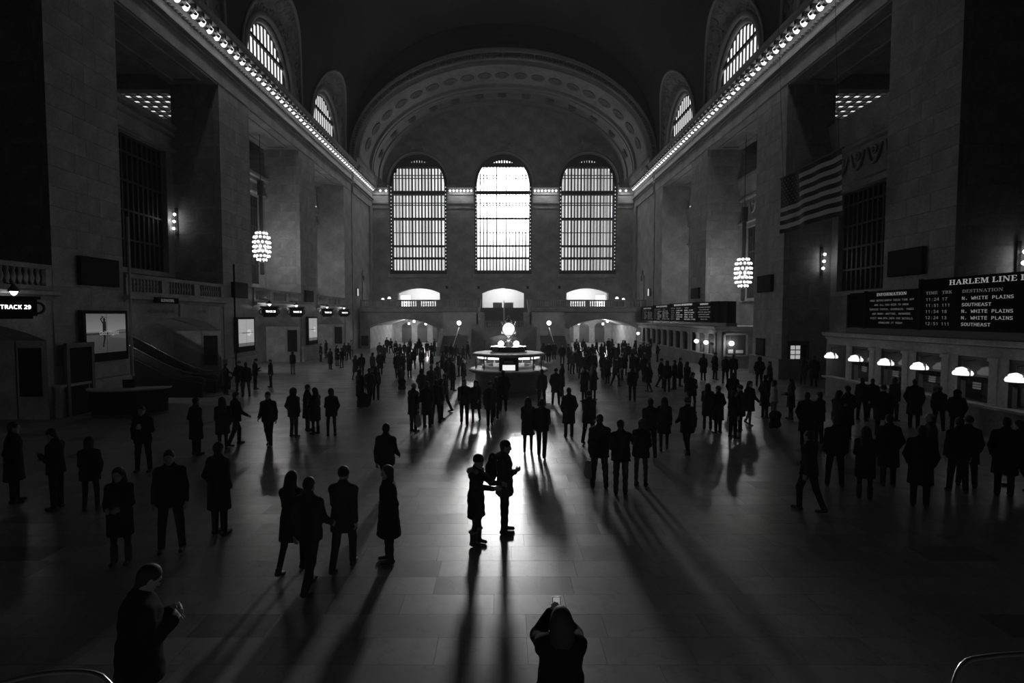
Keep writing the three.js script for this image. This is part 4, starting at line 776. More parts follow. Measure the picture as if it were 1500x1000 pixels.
{
  const d = thing('door_2', 'small lit panelled door in the flank of the second right pier', 'door', [19.2, 0, -35.35], 0, null, 'structure');
  part('frame', merge([bx(-0.5, -0.4, 0, 2.45, -0.04, 0.06), bx(0.75, 0.85, 0, 2.45, -0.04, 0.06), bx(-0.5, 0.85, 2.4, 2.52, -0.04, 0.08)]), M.darkWood, d);
  part('leaf', bx(-0.4, 0.75, 0, 2.4, -0.04, 0.0), M.darkWood, d); part('handle', new THREE.SphereGeometry(0.04, 8, 6).translate(0.6, 1.05, 0.04), M.brass, d);
  for (let i = 0; i < 2; i++) for (let j = 0; j < 4; j++) part('window_pane', bx(-0.32 + i * 0.34, -0.04 + i * 0.34, 1.05 + j * 0.31, 1.3 + j * 0.31, 0.0, 0.015), M.doorGlow ??= glow(0.4), d);
  part('panel', bx(0.42, 0.7, 1.05, 2.25, 0, 0.012), M.black, d);
  const pn = thing('panel_board', 'dark square board low on the second right pier face', 'board', [W - 0.065, 1.99, -38.2], -PI / 2); part('casing', bx(-0.6, 0.6, -0.6, 0.6, -0.06, 0.04), M.black, pn); face('notice', 1.0, 1.0, M.screenBlack, pn, [0, 0, 0.045]);
}
// ================================================================ CHANDELIERS, SCONCES, FLAG
function chandelier(label, p, drop, lum = 15) {
  const c = thing('chandelier', label, 'chandelier', p);
  const sm = new THREE.SphereGeometry(0.1, 8, 6);
  part('chain', rod([0, 1.3, 0], [0, drop, 0], 0.03), M.iron, c);
  part('shaft', merge([rod([0, 1.25, 0], [0, 4.6, 0], 0.16, 10), new THREE.CylinderGeometry(0.26, 0.26, 1.2, 10).translate(0, 4.8, 0)]), M.bronze, c);
  part('body', lathe([[0.05, -1.2], [0.2, -1.05], [0.34, -0.9], [0.42, -0.4], [0.45, 0.2], [0.42, 0.7], [0.3, 1.05], [0.12, 1.25]], 16), M.bronze, c);
  part('tail', lathe([[0, -2.3], [0.16, -2.25], [0.18, -1.3], [0.05, -1.2]], 10), M.bronze, c);
  const tiers = [[0.4, 1.12, 9], [0.58, 0.78, 12], [0.62, 0.38, 12], [0.62, 0.0, 12], [0.62, -0.38, 12], [0.56, -0.76, 12], [0.34, -1.06, 8]];
  tiers.forEach(([r, y, n], k) => { part('ring', new THREE.TorusGeometry(r, 0.035, 6, 24).rotateX(PI / 2).translate(0, y - 0.08, 0), M.bronze, c); for (let i = 0; i < n; i++) { const t = (i + (k % 2) / 2) / n * 2 * PI; part('bulb', sm, M.chanBulb ??= glow(5), c, [r * Math.cos(t), y, r * Math.sin(t)]); } });
  pointLight('chandelier_bulbs', lum, [0, -0.1, 1.05], 10, c); pointLight('chandelier_bulbs', lum, [p[0] < 0 ? 1.05 : -1.05, -0.1, 0], 10, c);
  return c;
}
chandelier('blazing bulb chandelier hanging on a long shaft between the left piers', [-19.95, 9.85, -44.9], 9.2);
chandelier('blazing bulb chandelier hanging lower between the right piers', [19.9, 7.7, -44.9], 11.3);
chandelier('bulb chandelier hidden behind the third left pier', [-20.4, 9.5, -55.3], 9.5, 24);
chandelier('bulb chandelier hidden behind the third right pier', [20.4, 9.5, -55.3], 9.5, 24);
function sconce(label, p, turn) {
  const s = thing('wall_sconce', label, 'lamp', p, turn);
  part('back_plate', bx(-0.08, 0.08, -0.9, 0.9, -0.03, 0.03), M.bronze, s);
  for (let k = -1; k <= 1; k++) { part('arm', rod([0, k * 0.45 - 0.1, 0.02], [0.04 * k, k * 0.45, 0.22], 0.02), M.bronze, s); part('bulb', new THREE.SphereGeometry(0.09, 10, 8), M.chanBulb, s, [0.04 * k, k * 0.45, 0.24]); }
  pointLight('sconce_bulbs', 0.3, [0, 0, 0.45], 6, s);
}
sconce('three-bulb wall sconce on the flank of the second left pier', [-21.2, 10.25, -35.32], 0);
sconce('three-bulb wall sconce on the flank of the second right pier beside the flag', [20.75, 7.7, -35.32], 0);
sconce('three-bulb wall sconce far right on the near right pier', [20.8, 6.3, -21.9], 0);
{ // the flag, hung on wires
  const tex = (() => {
    const cv = document.createElement('canvas'); cv.width = 1024; cv.height = 560; const q = cv.getContext('2d');
    for (let k = 0; k < 13; k++) { q.fillStyle = k % 2 ? '#b9b9b9' : '#141414'; q.fillRect(0, k * 560 / 13, 1024, 560 / 13 + 1); }
    q.fillStyle = '#0c0c0c'; q.fillRect(0, 0, 360, 7 * 560 / 13); q.fillStyle = '#8f8f8f';
    const star = (x, y, r) => { q.beginPath(); for (let i = 0; i < 10; i++) { const t = i * PI / 5 - PI / 2, k = i % 2 ? r * 0.4 : r; q.lineTo(x + k * Math.cos(t), y + k * Math.sin(t)); } q.fill(); };
    for (let r = 0; r < 9; r++) for (let c = 0; c < (r % 2 ? 5 : 6); c++) star(34 + c * 58 + (r % 2 ? 29 : 0), 34 + r * 29.5, 11);
    const t = new THREE.CanvasTexture(cv); t.colorSpace = THREE.SRGBColorSpace; return t;
  })();
  const XF = 16.4, za = -32.3, zb = -26.45, yt = 12.25, yb = 9.05;
  const fl = thing('flag', 'large striped and starred flag hanging beside the right piers', 'flag', [0, 0, 0]);
  const m = new THREE.MeshPhysicalMaterial({ map: tex, roughness: 0.9, transmission: 0.25, thickness: 0, side: THREE.DoubleSide });
  part('cloth', sheet((u, v) => [XF + 0.1 * Math.sin(u * 9) * (0.3 + 0.7 * (1 - v)) + 0.05 * Math.sin(u * 21 + v * 3), yb + (yt - yb) * v - 0.05 * Math.sin(u * PI * 2) * (1 - v), za + (zb - za) * u, u, v], 48, 16), m, fl);
  part('batten', rod([XF, yt + 0.02, za - 0.05], [XF, yt + 0.02, zb + 0.05], 0.04), M.iron, fl);
  part('wire', rod([XF, yt, za + 0.3], [XF - 1.0, 30, za + 0.3], 0.012, 5), M.iron, fl); part('wire', rod([XF, yt, zb - 0.3], [XF - 1.0, 30, zb - 0.3], 0.012, 5), M.iron, fl);
}
// ================================================================ LANDING UNDER THE VIEWER
{
  const l = thing('stair_landing', 'stone stair landing below the viewer', 'landing', [0, 0, 0], 0, null, 'structure');
  part('block', bx(-3.4, 3.4, 0, 2.3, -2.3, 6), M.stone, l);
  for (const s of [-1, 1]) part('side_flight', merge([...Array(14).keys()].map((k) => bx(s * (3.4 + k * 0.3), s * (3.7 + k * 0.3), 0, 2.3 * (1 - (k + 1) / 15), -2.0, 1.0))), M.step, l);
  const rl = thing('brass_rail', 'curved brass handrail end in the bottom left corner', 'handrail', [0, 0, 0]);
  part('tube', tube([[-3.4, 2.52, -2.0], [-2.4, 2.7, -2.0], [-1.93, 2.795, -2.0], [-1.74, 2.836, -2.0], [-1.53, 2.841, -1.98], [-1.45, 2.8, -1.95]], 0.009, 48, 8), M.brass, rl); part('post', rod([-1.5, 2.3, -1.97], [-1.5, 2.83, -1.97], 0.009), M.brass, rl); part('post', rod([-3.3, 2.3, -2.0], [-3.3, 2.54, -2.0], 0.009), M.brass, rl);
  const r2 = thing('brass_rail', 'curved brass handrail end in the bottom right corner', 'handrail', [0, 0, 0]);
  part('tube', tube([[3.4, 2.87, -2.1], [2.5, 2.875, -2.08], [2.04, 2.879, -2.05], [1.86, 2.885, -2.02], [1.765, 2.878, -2.0], [1.715, 2.836, -1.98], [1.69, 2.78, -1.96], [1.72, 2.68, -1.95]], 0.009, 60, 8), M.brass, r2); part('post', rod([2.6, 2.3, -2.08], [2.6, 2.87, -2.08], 0.009), M.brass, r2);
}
// ================================================================ PEOPLE: distance fields meshed with surface nets
// primitive: { a, b, ra, rb, f } tapered capsule (f squashes x, y, z), or { c, r } ellipsoid; sub: true carves; k: blend width
const cap = (a, b, ra, rb = ra, f, k) => ({ a, b, ra, rb, f, k });
const ell = (c, r, k) => ({ c, r, k });
const carve = (p) => ({ ...p, sub: true });
function field(prims, cuts) {
  const n = prims.length;
  return (x, y, z) => {
    let d = 1e3;
    for (let i = 0; i < n; i++) {
      const p = prims[i]; let e;
      if (p.c) {
        const X = (x - p.c[0]) / p.r[0], Y = (y - p.c[1]) / p.r[1], Z = (z - p.c[2]) / p.r[2], k0 = Math.sqrt(X * X + Y * Y + Z * Z);
        const k1 = Math.sqrt((X / p.r[0]) ** 2 + (Y / p.r[1]) ** 2 + (Z / p.r[2]) ** 2) || 1; e = k0 * (k0 - 1) / k1; if (k0 < 1e-6) e = -Math.min(...p.r);
      } else {
        const f = p.f, fx = f ? f[0] : 1, fy = f ? f[1] : 1, fz = f ? f[2] : 1;
        const px = (x - p.a[0]) / fx, py = (y - p.a[1]) / fy, pz = (z - p.a[2]) / fz, bx_ = (p.b[0] - p.a[0]) / fx, by = (p.b[1] - p.a[1]) / fy, bz = (p.b[2] - p.a[2]) / fz;
        const L = bx_ * bx_ + by * by + bz * bz, t = L ? Math.max(0, Math.min(1, (px * bx_ + py * by + pz * bz) / L)) : 0;
        const qx = px - bx_ * t, qy = py - by * t, qz = pz - bz * t; e = (Math.sqrt(qx * qx + qy * qy + qz * qz) - (p.ra + (p.rb - p.ra) * t)) * Math.min(fx, fy, fz);
      }
      if (p.sub) { d = Math.max(d, -e); continue; }
      const k = p.k ?? 0.04, h = Math.max(k - Math.abs(d - e), 0) / k; d = Math.min(d, e) - h * h * k * 0.25;
    }
    if (cuts) for (const c of cuts) { const e = c[0] * x + c[1] * y + c[2] * z - c[3]; if (e > d) d = e; }
    return d;
  };
}
function netMesh(prims, cell, cuts, wobble) {
  const lo = [1e9, 1e9, 1e9], hi = [-1e9, -1e9, -1e9];
  for (const p of prims) if (!p.sub) for (let i = 0; i < 3; i++) {
    const A = p.c ? p.c[i] - p.r[i] : Math.min(p.a[i] - p.ra * (p.f?.[i] ?? 1), p.b[i] - p.rb * (p.f?.[i] ?? 1)), B = p.c ? p.c[i] + p.r[i] : Math.max(p.a[i] + p.ra * (p.f?.[i] ?? 1), p.b[i] + p.rb * (p.f?.[i] ?? 1));
    lo[i] = Math.min(lo[i], A); hi[i] = Math.max(hi[i], B);
  }
  const n = [0, 1, 2].map((i) => { lo[i] -= 2.5 * cell; return Math.ceil((hi[i] + 2.5 * cell - lo[i]) / cell) + 1; });
  const [nx, ny, nz] = n, D = new Float32Array(nx * ny * nz), F0 = field(prims, cuts), F = wobble ? (x, y, z) => F0(x, y, z) + wobble(x, y, z) : F0;
  const S = 4, lim = S * cell * 0.9 + 0.03;
  for (let k = 0; k < nz; k += S) for (let j = 0; j < ny; j += S) for (let i = 0; i < nx; i += S) {
    const c = F(lo[0] + (i + S / 2) * cell, lo[1] + (j + S / 2) * cell, lo[2] + (k + S / 2) * cell), skip = Math.abs(c) > lim * 1.75;
    for (let kk = k; kk < Math.min(nz, k + S); kk++) for (let jj = j; jj < Math.min(ny, j + S); jj++) for (let ii = i; ii < Math.min(nx, i + S); ii++) D[(kk * ny + jj) * nx + ii] = skip ? c : F(lo[0] + ii * cell, lo[1] + jj * cell, lo[2] + kk * cell);
  }
  const at = new Int32Array(nx * ny * nz).fill(-1), P = [], I = [];
  const off = [0, 1, nx, nx + 1, nx * ny, nx * ny + 1, nx * ny + nx, nx * ny + nx + 1], E = [[0, 1], [2, 3], [4, 5], [6, 7], [0, 2], [1, 3], [4, 6], [5, 7], [0, 4], [1, 5], [2, 6], [3, 7]];
  for (let k = 0; k < nz - 1; k++) for (let j = 0; j < ny - 1; j++) for (let i = 0; i < nx - 1; i++) {
    const o = (k * ny + j) * nx + i; let m = 0; for (let q = 0; q < 8; q++) if (D[o + off[q]] < 0) m |= 1 << q;
    if (m === 0 || m === 255) continue;
    let x = 0, y = 0, z = 0, c = 0;
    for (const [a, b] of E) { const da = D[o + off[a]], db = D[o + off[b]]; if ((da < 0) === (db < 0)) continue; const t = da / (da - db); x += (a & 1) + t * ((b & 1) - (a & 1)); y += ((a >> 1) & 1) + t * (((b >> 1) & 1) - ((a >> 1) & 1)); z += (a >> 2) + t * ((b >> 2) - (a >> 2)); c++; }
    at[o] = P.length / 3; P.push(lo[0] + (i + x / c) * cell, lo[1] + (j + y / c) * cell, lo[2] + (k + z / c) * cell);
  }
  for (let k = 1; k < nz - 1; k++) for (let j = 1; j < ny - 1; j++) for (let i = 1; i < nx - 1; i++) {
    const o = (k * ny + j) * nx + i, s = D[o] < 0;
    for (const [d, u, v] of [[1, nx, nx * ny], [nx, nx * ny, 1], [nx * ny, 1, nx]]) {
      if ((D[o + d] < 0) === s) continue;
      const a = at[o], b = at[o - u], c = at[o - u - v], e = at[o - v]; if (a < 0 || b < 0 || c < 0 || e < 0) continue;
      if (s) I.push(a, b, c, a, c, e); else I.push(a, c, b, a, e, c);
    }
  }
  const g = new THREE.BufferGeometry(); g.setAttribute('position', new THREE.Float32BufferAttribute(P, 3)); g.setIndex(I); g.computeVertexNormals(); return g;
}
const join = (list) => mergeGeometries(list.map((g) => { const q = g.clone(); q.deleteAttribute('uv'); return q; }), false);
function flip(g) { const q = g.clone(); q.scale(-1, 1, 1); const ix = q.index.array; for (let i = 0; i < ix.length; i += 3) { const t = ix[i]; ix[i] = ix[i + 1]; ix[i + 1] = t; } q.computeVertexNormals(); return q; }
// ---- heads, hair and hands, made once for each level of detail
const headPrims = (fem) => [ell([0, 0.03, -0.012], [0.076, 0.095, 0.096]), ell([0, -0.045, 0.018], [fem ? 0.052 : 0.058, 0.068, 0.066], 0.05), cap([0, 0.012, 0.086], [0, -0.028, 0.1], 0.01, 0.014, null, 0.015), cap([-0.034, 0.03, 0.076], [0.034, 0.03, 0.076], 0.014, 0.014, null, 0.02), cap([-0.02, -0.06, 0.075], [0.02, -0.06, 0.075], 0.01, 0.01, null, 0.012), ell([0, -0.095, 0.058], [0.026, 0.022, 0.022], 0.03), ell([0.078, -0.002, -0.008], [0.012, 0.032, 0.02], 0.012), ell([-0.078, -0.002, -0.008], [0.012, 0.032, 0.02], 0.012), cap([0, -0.06, -0.02], [0, -0.12, -0.03], 0.052, 0.054, null, 0.04), carve(ell([0.033, 0.006, 0.098], [0.018, 0.013, 0.016])), carve(ell([-0.033, 0.006, 0.098], [0.018, 0.013, 0.016]))];
const hairKinds = {
  short: [[ell([0, 0.042, -0.02], [0.085, 0.1, 0.104]), cap([0, -0.02, -0.05], [0, -0.065, -0.06], 0.068, 0.05, [1, 1, 0.75])], [[0, -0.62, 0.78, 0.022], [0, -0.85, 0.5, 0.045]]],
  thin: [[ell([0, 0.02, -0.03], [0.084, 0.085, 0.098])], [[0, 0.3, 0.95, -0.02], [0, -1, 0, 0.06], [0, 1, 0, 0.05]]],
  long: [[ell([0, 0.042, -0.02], [0.092, 0.104, 0.109]), cap([0, 0.0, -0.06], [0, -0.28, -0.1], 0.1, 0.12, [1.1, 1, 0.7])], [[0, -0.45, 0.88, 0.03]]],
  bob: [[ell([0, 0.042, -0.02], [0.092, 0.102, 0.107]), cap([0, 0.0, -0.04], [0, -0.1, -0.045], 0.105, 0.1, [1, 1, 0.8])], [[0, -0.4, 0.9, 0.03]]],
  beanie: [[ell([0, 0.06, -0.015], [0.092, 0.1, 0.108]), cap([0, 0.03, -0.01], [0, 0.05, -0.012], 0.094, 0.094, [1, 1, 1.12], 0.01)], [[0, -1, 0.25, -0.012]]],
  hood: [[ell([0, 0.02, -0.03], [0.125, 0.145, 0.135]), cap([0, -0.12, -0.03], [0, -0.16, -0.04], 0.12, 0.14, [1, 1, 0.9]), carve(ell([0, -0.01, 0.06], [0.09, 0.115, 0.12]))], [[0, 0, 1, 0.075]]],
  furhat: [[ell([0, 0.06, -0.015], [0.1, 0.105, 0.115])], [[0, -1, 0.35, 0.0]]],
};
function handPrims(curl, r = 0.0085) {
  const p = [cap([0, 0.01, 0], [0, -0.03, 0], 0.027, 0.03, [0.75, 1, 1]), cap([0, -0.03, 0.006], [0, -0.082, 0.006], 0.036, 0.04, [0.42, 1, 1], 0.02)];
  [[0.034, 0.072], [0.012, 0.082], [-0.01, 0.076], [-0.03, 0.058]].forEach(([z, L]) => {
    let a = [0, -0.085, z * 0.95], ang = curl * 0.5; for (const q of [0.45, 0.32, 0.23]) { const b = [a[0] - Math.sin(ang) * L * q, a[1] - Math.cos(ang) * L * q, a[2] + (z > 0.02 ? 0.002 : 0)]; p.push(cap(a, b, r, r * 0.92, null, 0.006)); a = b; ang += curl; }
  });
  p.push(cap([-0.004, -0.028, 0.026], [-0.016, -0.062, 0.05], 0.014, 0.011, null, 0.012), cap([-0.016, -0.062, 0.05], [-0.028 - curl * 0.012, -0.098, 0.05], 0.0105, 0.0095, null, 0.005));
  return p;
}
const LOD = [{ head: 0.0055, hand: 0.0045, hair: 0.009, body: 0.016, cloth: 0.015, shoe: 0.012, fr: 0.0088 }, { head: 0.009, hand: 0.0065, hair: 0.013, body: 0.032, cloth: 0.026, shoe: 0.019, fr: 0.0095 }, { head: 0.014, hand: 0.0095, hair: 0.017, body: 0.045, cloth: 0.038, shoe: 0.025, fr: 0.0115 }];
const memo = {};
const once = (key, f) => (memo[key] ??= f());
const headG = (l, fem) => once('head' + l + fem, () => netMesh(headPrims(fem), LOD[l].head));
const hairG = (l, kind) => once('hair' + l + kind, () => netMesh(hairKinds[kind][0], LOD[l].hair, hairKinds[kind][1]));
const handG = (l, curl, side) => once('hand' + l + curl + side, () => { const g = netMesh(handPrims(curl, LOD[l].fr), LOD[l].hand); return side > 0 ? g : flip(g); });
const eyeG = merge([new THREE.SphereGeometry(0.009, 8, 6).translate(0.033, 0.006, 0.084), new THREE.SphereGeometry(0.009, 8, 6).translate(-0.033, 0.006, 0.084)]);
// ---- arm and leg presets: directions of upper and lower limb, x points outwards
const ARM = {
  hang: [[0.2, -1, -0.03], [0.06, -1, 0.18]], pocket: [[0.34, -1, -0.22], [-0.22, -0.85, 0.5]], phone: [[0.14, -1, 0.16], [-0.42, 0.42, 0.8]], low: [[0.16, -1, 0.1], [-0.35, -0.12, 0.9]],
  cross: [[0.25, -1, 0.2], [-0.95, 0.18, 0.42]], fwd: [[0.1, -1, 0.32], [0.0, -0.55, 0.8]], back: [[0.14, -1, -0.3], [0.05, -0.95, 0.12]], raise: [[0.14, -0.26, 0.9], [-0.7, 1, 0.05]], high: [[0.14, -0.2, 0.9], [-0.66, 1, 0.1]], chest: [[0.25, -1, 0.1], [-0.55, 0.3, 0.7]], carry: [[0.16, -1, 0.0], [0.02, -1, 0.05]], reach: [[0.1, -0.62, 0.75], [-0.1, 0.02, 1]], hug: [[0.55, -0.45, 0.6], [-0.4, 0.1, 0.9]], face: [[0.2, -0.75, 0.5], [-0.4, 1, 0.45]],
};
const LEG = { stand: [[0.04, -1, 0.0], [0.01, -1, -0.01]], wide: [[0.1, -1, 0.02], [0.06, -1, -0.02]], front: [[0.02, -1, 0.36], [0.0, -1, -0.02]], rear: [[0.02, -1, -0.24], [0.0, -1, -0.48]], ease: [[0.06, -1, 0.14], [0.03, -1, -0.1]] };
const add = (a, b, s = 1) => [a[0] + b[0] * s, a[1] + b[1] * s, a[2] + b[2] * s];
const unit = (a) => { const l = Math.hypot(...a) || 1; return [a[0] / l, a[1] / l, a[2] / l]; };
const mix = (a, b, t) => [a[0] + (b[0] - a[0]) * t, a[1] + (b[1] - a[1]) * t, a[2] + (b[2] - a[2]) * t];
function skeleton(o) {
  const lean = o.lean ?? 0.02, rot = ([x, y, z]) => { const c = Math.cos(lean), s = Math.sin(lean), Y = y - 0.95; return [x, 0.95 + Y * c - z * s, z * c + Y * s]; };
  const J = { pelvis: [0, 0.95, 0], belly: rot([0, 1.1, 0.01]), chest: rot([0, 1.3, 0]), neck: rot([0, 1.475, -0.015]), head: null };
  const hp = o.head ?? [0.05, 0, 0]; J.head = add(J.neck, [Math.sin(hp[1]) * 0.01, 0.155, 0.03 + hp[0] * 0.09 + lean * 0.1]); J.headTurn = hp;
  let lowest = 9;
  for (const [n, sd] of [['L', 1], ['R', -1]]) {
    const sh = rot([sd * (o.fem ? 0.15 : 0.168), 1.395, -0.01]), A = ARM[o['arm' + n] ?? o.arms ?? 'hang'], u = unit([A[0][0] * sd, A[0][1], A[0][2]]), f = unit([A[1][0] * sd, A[1][1], A[1][2]]);
    J['sh' + n] = sh; J['el' + n] = add(sh, u, 0.285); J['wr' + n] = add(J['el' + n], f, 0.25); J['fd' + n] = f;
    const hip = [sd * 0.09, 0.93, 0], B = LEG[o['leg' + n] ?? o.legs ?? 'stand'], t = unit([B[0][0] * sd, B[0][1], B[0][2]]), s2 = unit([B[1][0] * sd, B[1][1], B[1][2]]);
    J['hip' + n] = hip; J['kn' + n] = add(hip, t, 0.425); J['an' + n] = add(J['kn' + n], s2, 0.41); J['sd' + n] = s2; lowest = Math.min(lowest, J['an' + n][1]);
  }
  const up = 0.085 - lowest; for (const k of Object.keys(J)) if (Array.isArray(J[k]) && !/^(fd|sd|headTurn)/.test(k)) J[k] = [J[k][0], J[k][1] + up, J[k][2]];
  return J;
}
const clothM = {};
const cloth = (v) => (clothM[v] ??= new THREE.MeshPhysicalMaterial({ color: g_(v), roughness: 0.95, specularIntensity: 0.25 }));
M.skin = std(0.36, 0.6); M.hairDark = std(0.018, 0.7); M.hairGrey = std(0.32, 0.8); M.shoe = std(0.02, 0.6); M.fur = std(0.22, 1);
// o: pose + { coat: hem height, bulk, hair, fem, coatV, legV, boots, hoodDown, lod }
function makePerson(o) {
  const l = o.lod ?? 1, q = LOD[l], J = skeleton(o), G = new THREE.Group(), b = (o.bulk ?? 1) * (l ? 1.12 : 1.08), fem = !!o.fem, sw = fem ? 0.92 : 1;
  const limbs = [cap(J.pelvis, J.chest, 0.125, 0.135, [1, 1, 0.72]), cap(J.shL, J.shR, 0.05), cap(J.chest, J.neck, 0.09, 0.05), cap(J.neck, add(J.head, [0, -0.09, -0.025]), 0.05, 0.05), ell(add(J.pelvis, [0, -0.02, 0]), [0.14, 0.1, 0.1])];
  for (const n of 'LR') limbs.push(cap(J['sh' + n], J['el' + n], 0.05, 0.04), cap(J['el' + n], J['wr' + n], 0.04, 0.027), cap(J['hip' + n], J['kn' + n], 0.066, 0.046), cap(J['kn' + n], J['an' + n], 0.045, 0.032), cap(add(J['an' + n], [0, -0.03, -0.02]), add(J['an' + n], [0, -0.05, 0.1]), 0.034, 0.028));
  const hm = new THREE.Matrix4().compose(V(...J.head), new THREE.Quaternion().setFromEuler(new THREE.Euler(J.headTurn[0], J.headTurn[1], J.headTurn[2] ?? 0, 'YXZ')), V(1.0, 1.0, 1.0));
  const pieces = [netMesh(limbs, q.body), headG(l, fem).clone().applyMatrix4(hm)];
  for (const [n, sd] of [['L', 1], ['R', -1]]) {
    if ((o['arm' + n] ?? o.arms) === 'pocket') continue;
    const d = V(...J['fd' + n]), hint = Math.abs(d.y) > 0.75 && d.y < 0 ? V(0, 0, 1) : d.y > 0.75 ? V(-sd, 0, 0.2) : V(0, 1, 0), Y = d.clone().negate(), Z = hint.addScaledVector(Y, -hint.dot(Y)).normalize(), X = Y.clone().cross(Z);
    const g = handG(l, o['curl' + n] ?? o.curl ?? 0.45, 1); // palm faces -x in its own frame
    const mir = sd > 0 ? g : handG(l, o['curl' + n] ?? o.curl ?? 0.45, -1);
    pieces.push(mir.clone().applyMatrix4(new THREE.Matrix4().makeBasis(X, Y, Z).setPosition(...J['wr' + n]))); }
  part('body', join(pieces), M.skin, G);
  if (l === 0) part('eyes', eyeG, M.black, G).applyMatrix4(hm);
  // coat or jacket
  const hem = o.coat ?? 0.78, fold = o.lod === 0 ? (x, y, z) => 0.004 * Math.sin(y * 38 + x * 22 + Math.sin(z * 30) * 1.5) * (y < 1.45 ? 1 : 0) : null;
  const P = [cap(add(J.pelvis, [0, 0.03, 0]), J.chest, 0.155 * b, 0.168 * b * sw, [1, 1, 0.74], 0.05), cap(J.shL, J.shR, 0.07 * b), cap(J.chest, add(J.neck, [0, 0.05, 0]), 0.12 * b, 0.078, [1, 1, 0.9], 0.05), cap(add(J.neck, [0, -0.02, 0]), J.shL, 0.06 * b, 0.062 * b), cap(add(J.neck, [0, -0.02, 0]), J.shR, 0.06 * b, 0.062 * b)];
  if (hem < 0.95) P.push(cap(add(J.pelvis, [0, 0.04, 0]), [0, hem - 0.08, (J.knL[2] + J.knR[2]) * 0.15], 0.16 * b, (o.flare ?? 0.19) * b, [1, 1, 0.8], 0.06), cap(J.hipL, mix(J.hipL, J.knL, 0.9), 0.105, 0.09, null, 0.06), cap(J.hipR, mix(J.hipR, J.knR, 0.9), 0.105, 0.09, null, 0.06));
  for (const n of 'LR') P.push(cap(J['sh' + n], J['el' + n], 0.066 * b, 0.057 * b, null, 0.03), cap(J['el' + n], mix(J['el' + n], J['wr' + n], 0.95), 0.056 * b, 0.044 * b, null, 0.02));
  if (o.hoodDown) P.push(ell(add(J.neck, [0, -0.01, -0.085]), [0.13, 0.07, 0.075], 0.03));
  part(hem < 0.7 ? 'coat' : 'jacket', netMesh(P, q.cloth, [[0, -1, 0, -hem]], fold), cloth(o.coatV ?? 0.02), G);
  if (o.furHood) part('fur_hood', netMesh([cap(add(J.neck, [-0.1, -0.01, 0.05]), add(J.neck, [-0.13, 0.0, -0.06]), 0.055), cap(add(J.neck, [-0.13, 0, -0.06]), add(J.neck, [0.13, 0, -0.06]), 0.06, 0.06), cap(add(J.neck, [0.13, 0, -0.06]), add(J.neck, [0.1, -0.01, 0.05]), 0.055)], q.cloth * 0.8, null, (x, y, z) => 0.008 * Math.sin(x * 190) * Math.sin(y * 170) * Math.sin(z * 180)), M.fur, G);
  // trousers
  const T = [ell(add(J.pelvis, [0, -0.03, 0]), [0.155, 0.1, 0.12])], tw = o.slim ? 0.82 : 1;
  for (const n of 'LR') T.push(cap(J['hip' + n], J['kn' + n], 0.094 * tw, 0.07 * tw, null, 0.03), cap(J['kn' + n], add(J['an' + n], [0, o.boots ? 0.1 : -0.01, 0]), 0.068 * tw, 0.058 * tw, null, 0.03));
  part('trousers', netMesh(T, q.cloth, [[0, 1, 0, 1.0]], fold), cloth(o.legV ?? 0.025), G);
  for (const n of 'LR') {
    const a = J['an' + n], tilt = Math.max(-0.3, Math.min(0.9, J['sd' + n][2] * -1.1)), toe = add(a, [0, -0.048 - 0.1 * Math.sin(Math.max(0, tilt)), 0.155]), heel = add(a, [0, -0.045 + 0.03 * Math.max(0, tilt), -0.045]);
    const S = [cap(heel, toe, 0.04, 0.034, [1.05, 1, 1], 0.03), cap(add(a, [0, 0.03, -0.01]), add(a, [0, -0.035, 0.0]), 0.046, 0.045, null, 0.03)];
    if (o.boots) S.push(cap(add(a, [0, 0.2, -0.005]), add(a, [0, 0.0, -0.005]), 0.066, 0.056, null, 0.03));
    const low = Math.min(toe[1] - 0.034, heel[1] - 0.04) + 0.004;
    const shoe = part(o.boots ? 'boot' : 'shoe', netMesh(S, q.shoe, [[0, -1, 0, -low]]), M.shoe, G);
    if (o.boots === 2) part('fur_cuff', new THREE.TorusGeometry(0.066, 0.024, 8, 18).rotateX(PI / 2).translate(...add(a, [0, 0.2, -0.005])), M.fur, shoe);
  }
  if (o.hair) part(/beanie|furhat/.test(o.hair) ? 'hat' : o.hair === 'hood' ? 'hood' : 'hair', hairG(l, o.hair), o.hair === 'hood' ? cloth(o.coatV ?? 0.02) : o.greyHair ? M.hairGrey : M.hairDark, G).applyMatrix4(hm);
  G.userData.J = J; return G;
}
// places a person (or a copy of one): x, z on the floor, height in metres, facing in degrees (0 towards the viewer, 90 towards the right)
function place(tpl, x, z, h, deg, label, group, look, y = 0) {
  const p = tpl.clone(); p.name = numbered('person'); scene.add(p); const J = tpl.userData.J;
  tag(p, label, 'person', group); p.position.set(x, y, z); p.rotation.y = deg * PI / 180; p.scale.setScalar(h / 1.75);
  if (look) p.traverse((c) => { if (c.isMesh) { const n = c.name; if (look.coat !== undefined && /coat|jacket|^hood/.test(n)) c.material = cloth(look.coat); if (look.legs !== undefined && n === 'trousers') c.material = cloth(look.legs); if (look.grey && n === 'hair') c.material = M.hairGrey; } });
  p.updateMatrixWorld(true); return { p, at: (k, d = [0, 0, 0]) => p.localToWorld(V(...add(J[k], d))) };
}
const FP = { man: [0.03, -10.29], wom: [-0.50, -9.73], coat: [-1.95, -9.04], tri1: [2.34, -12.94], tri2: [2.77, -12.54], tri3: [3.38, -13.10], phoneMan: [-3.49, -5.02], photo: [0.51, -4.63], cup: [-9.70, -14.38], elder: [-3.24, -19.36] };
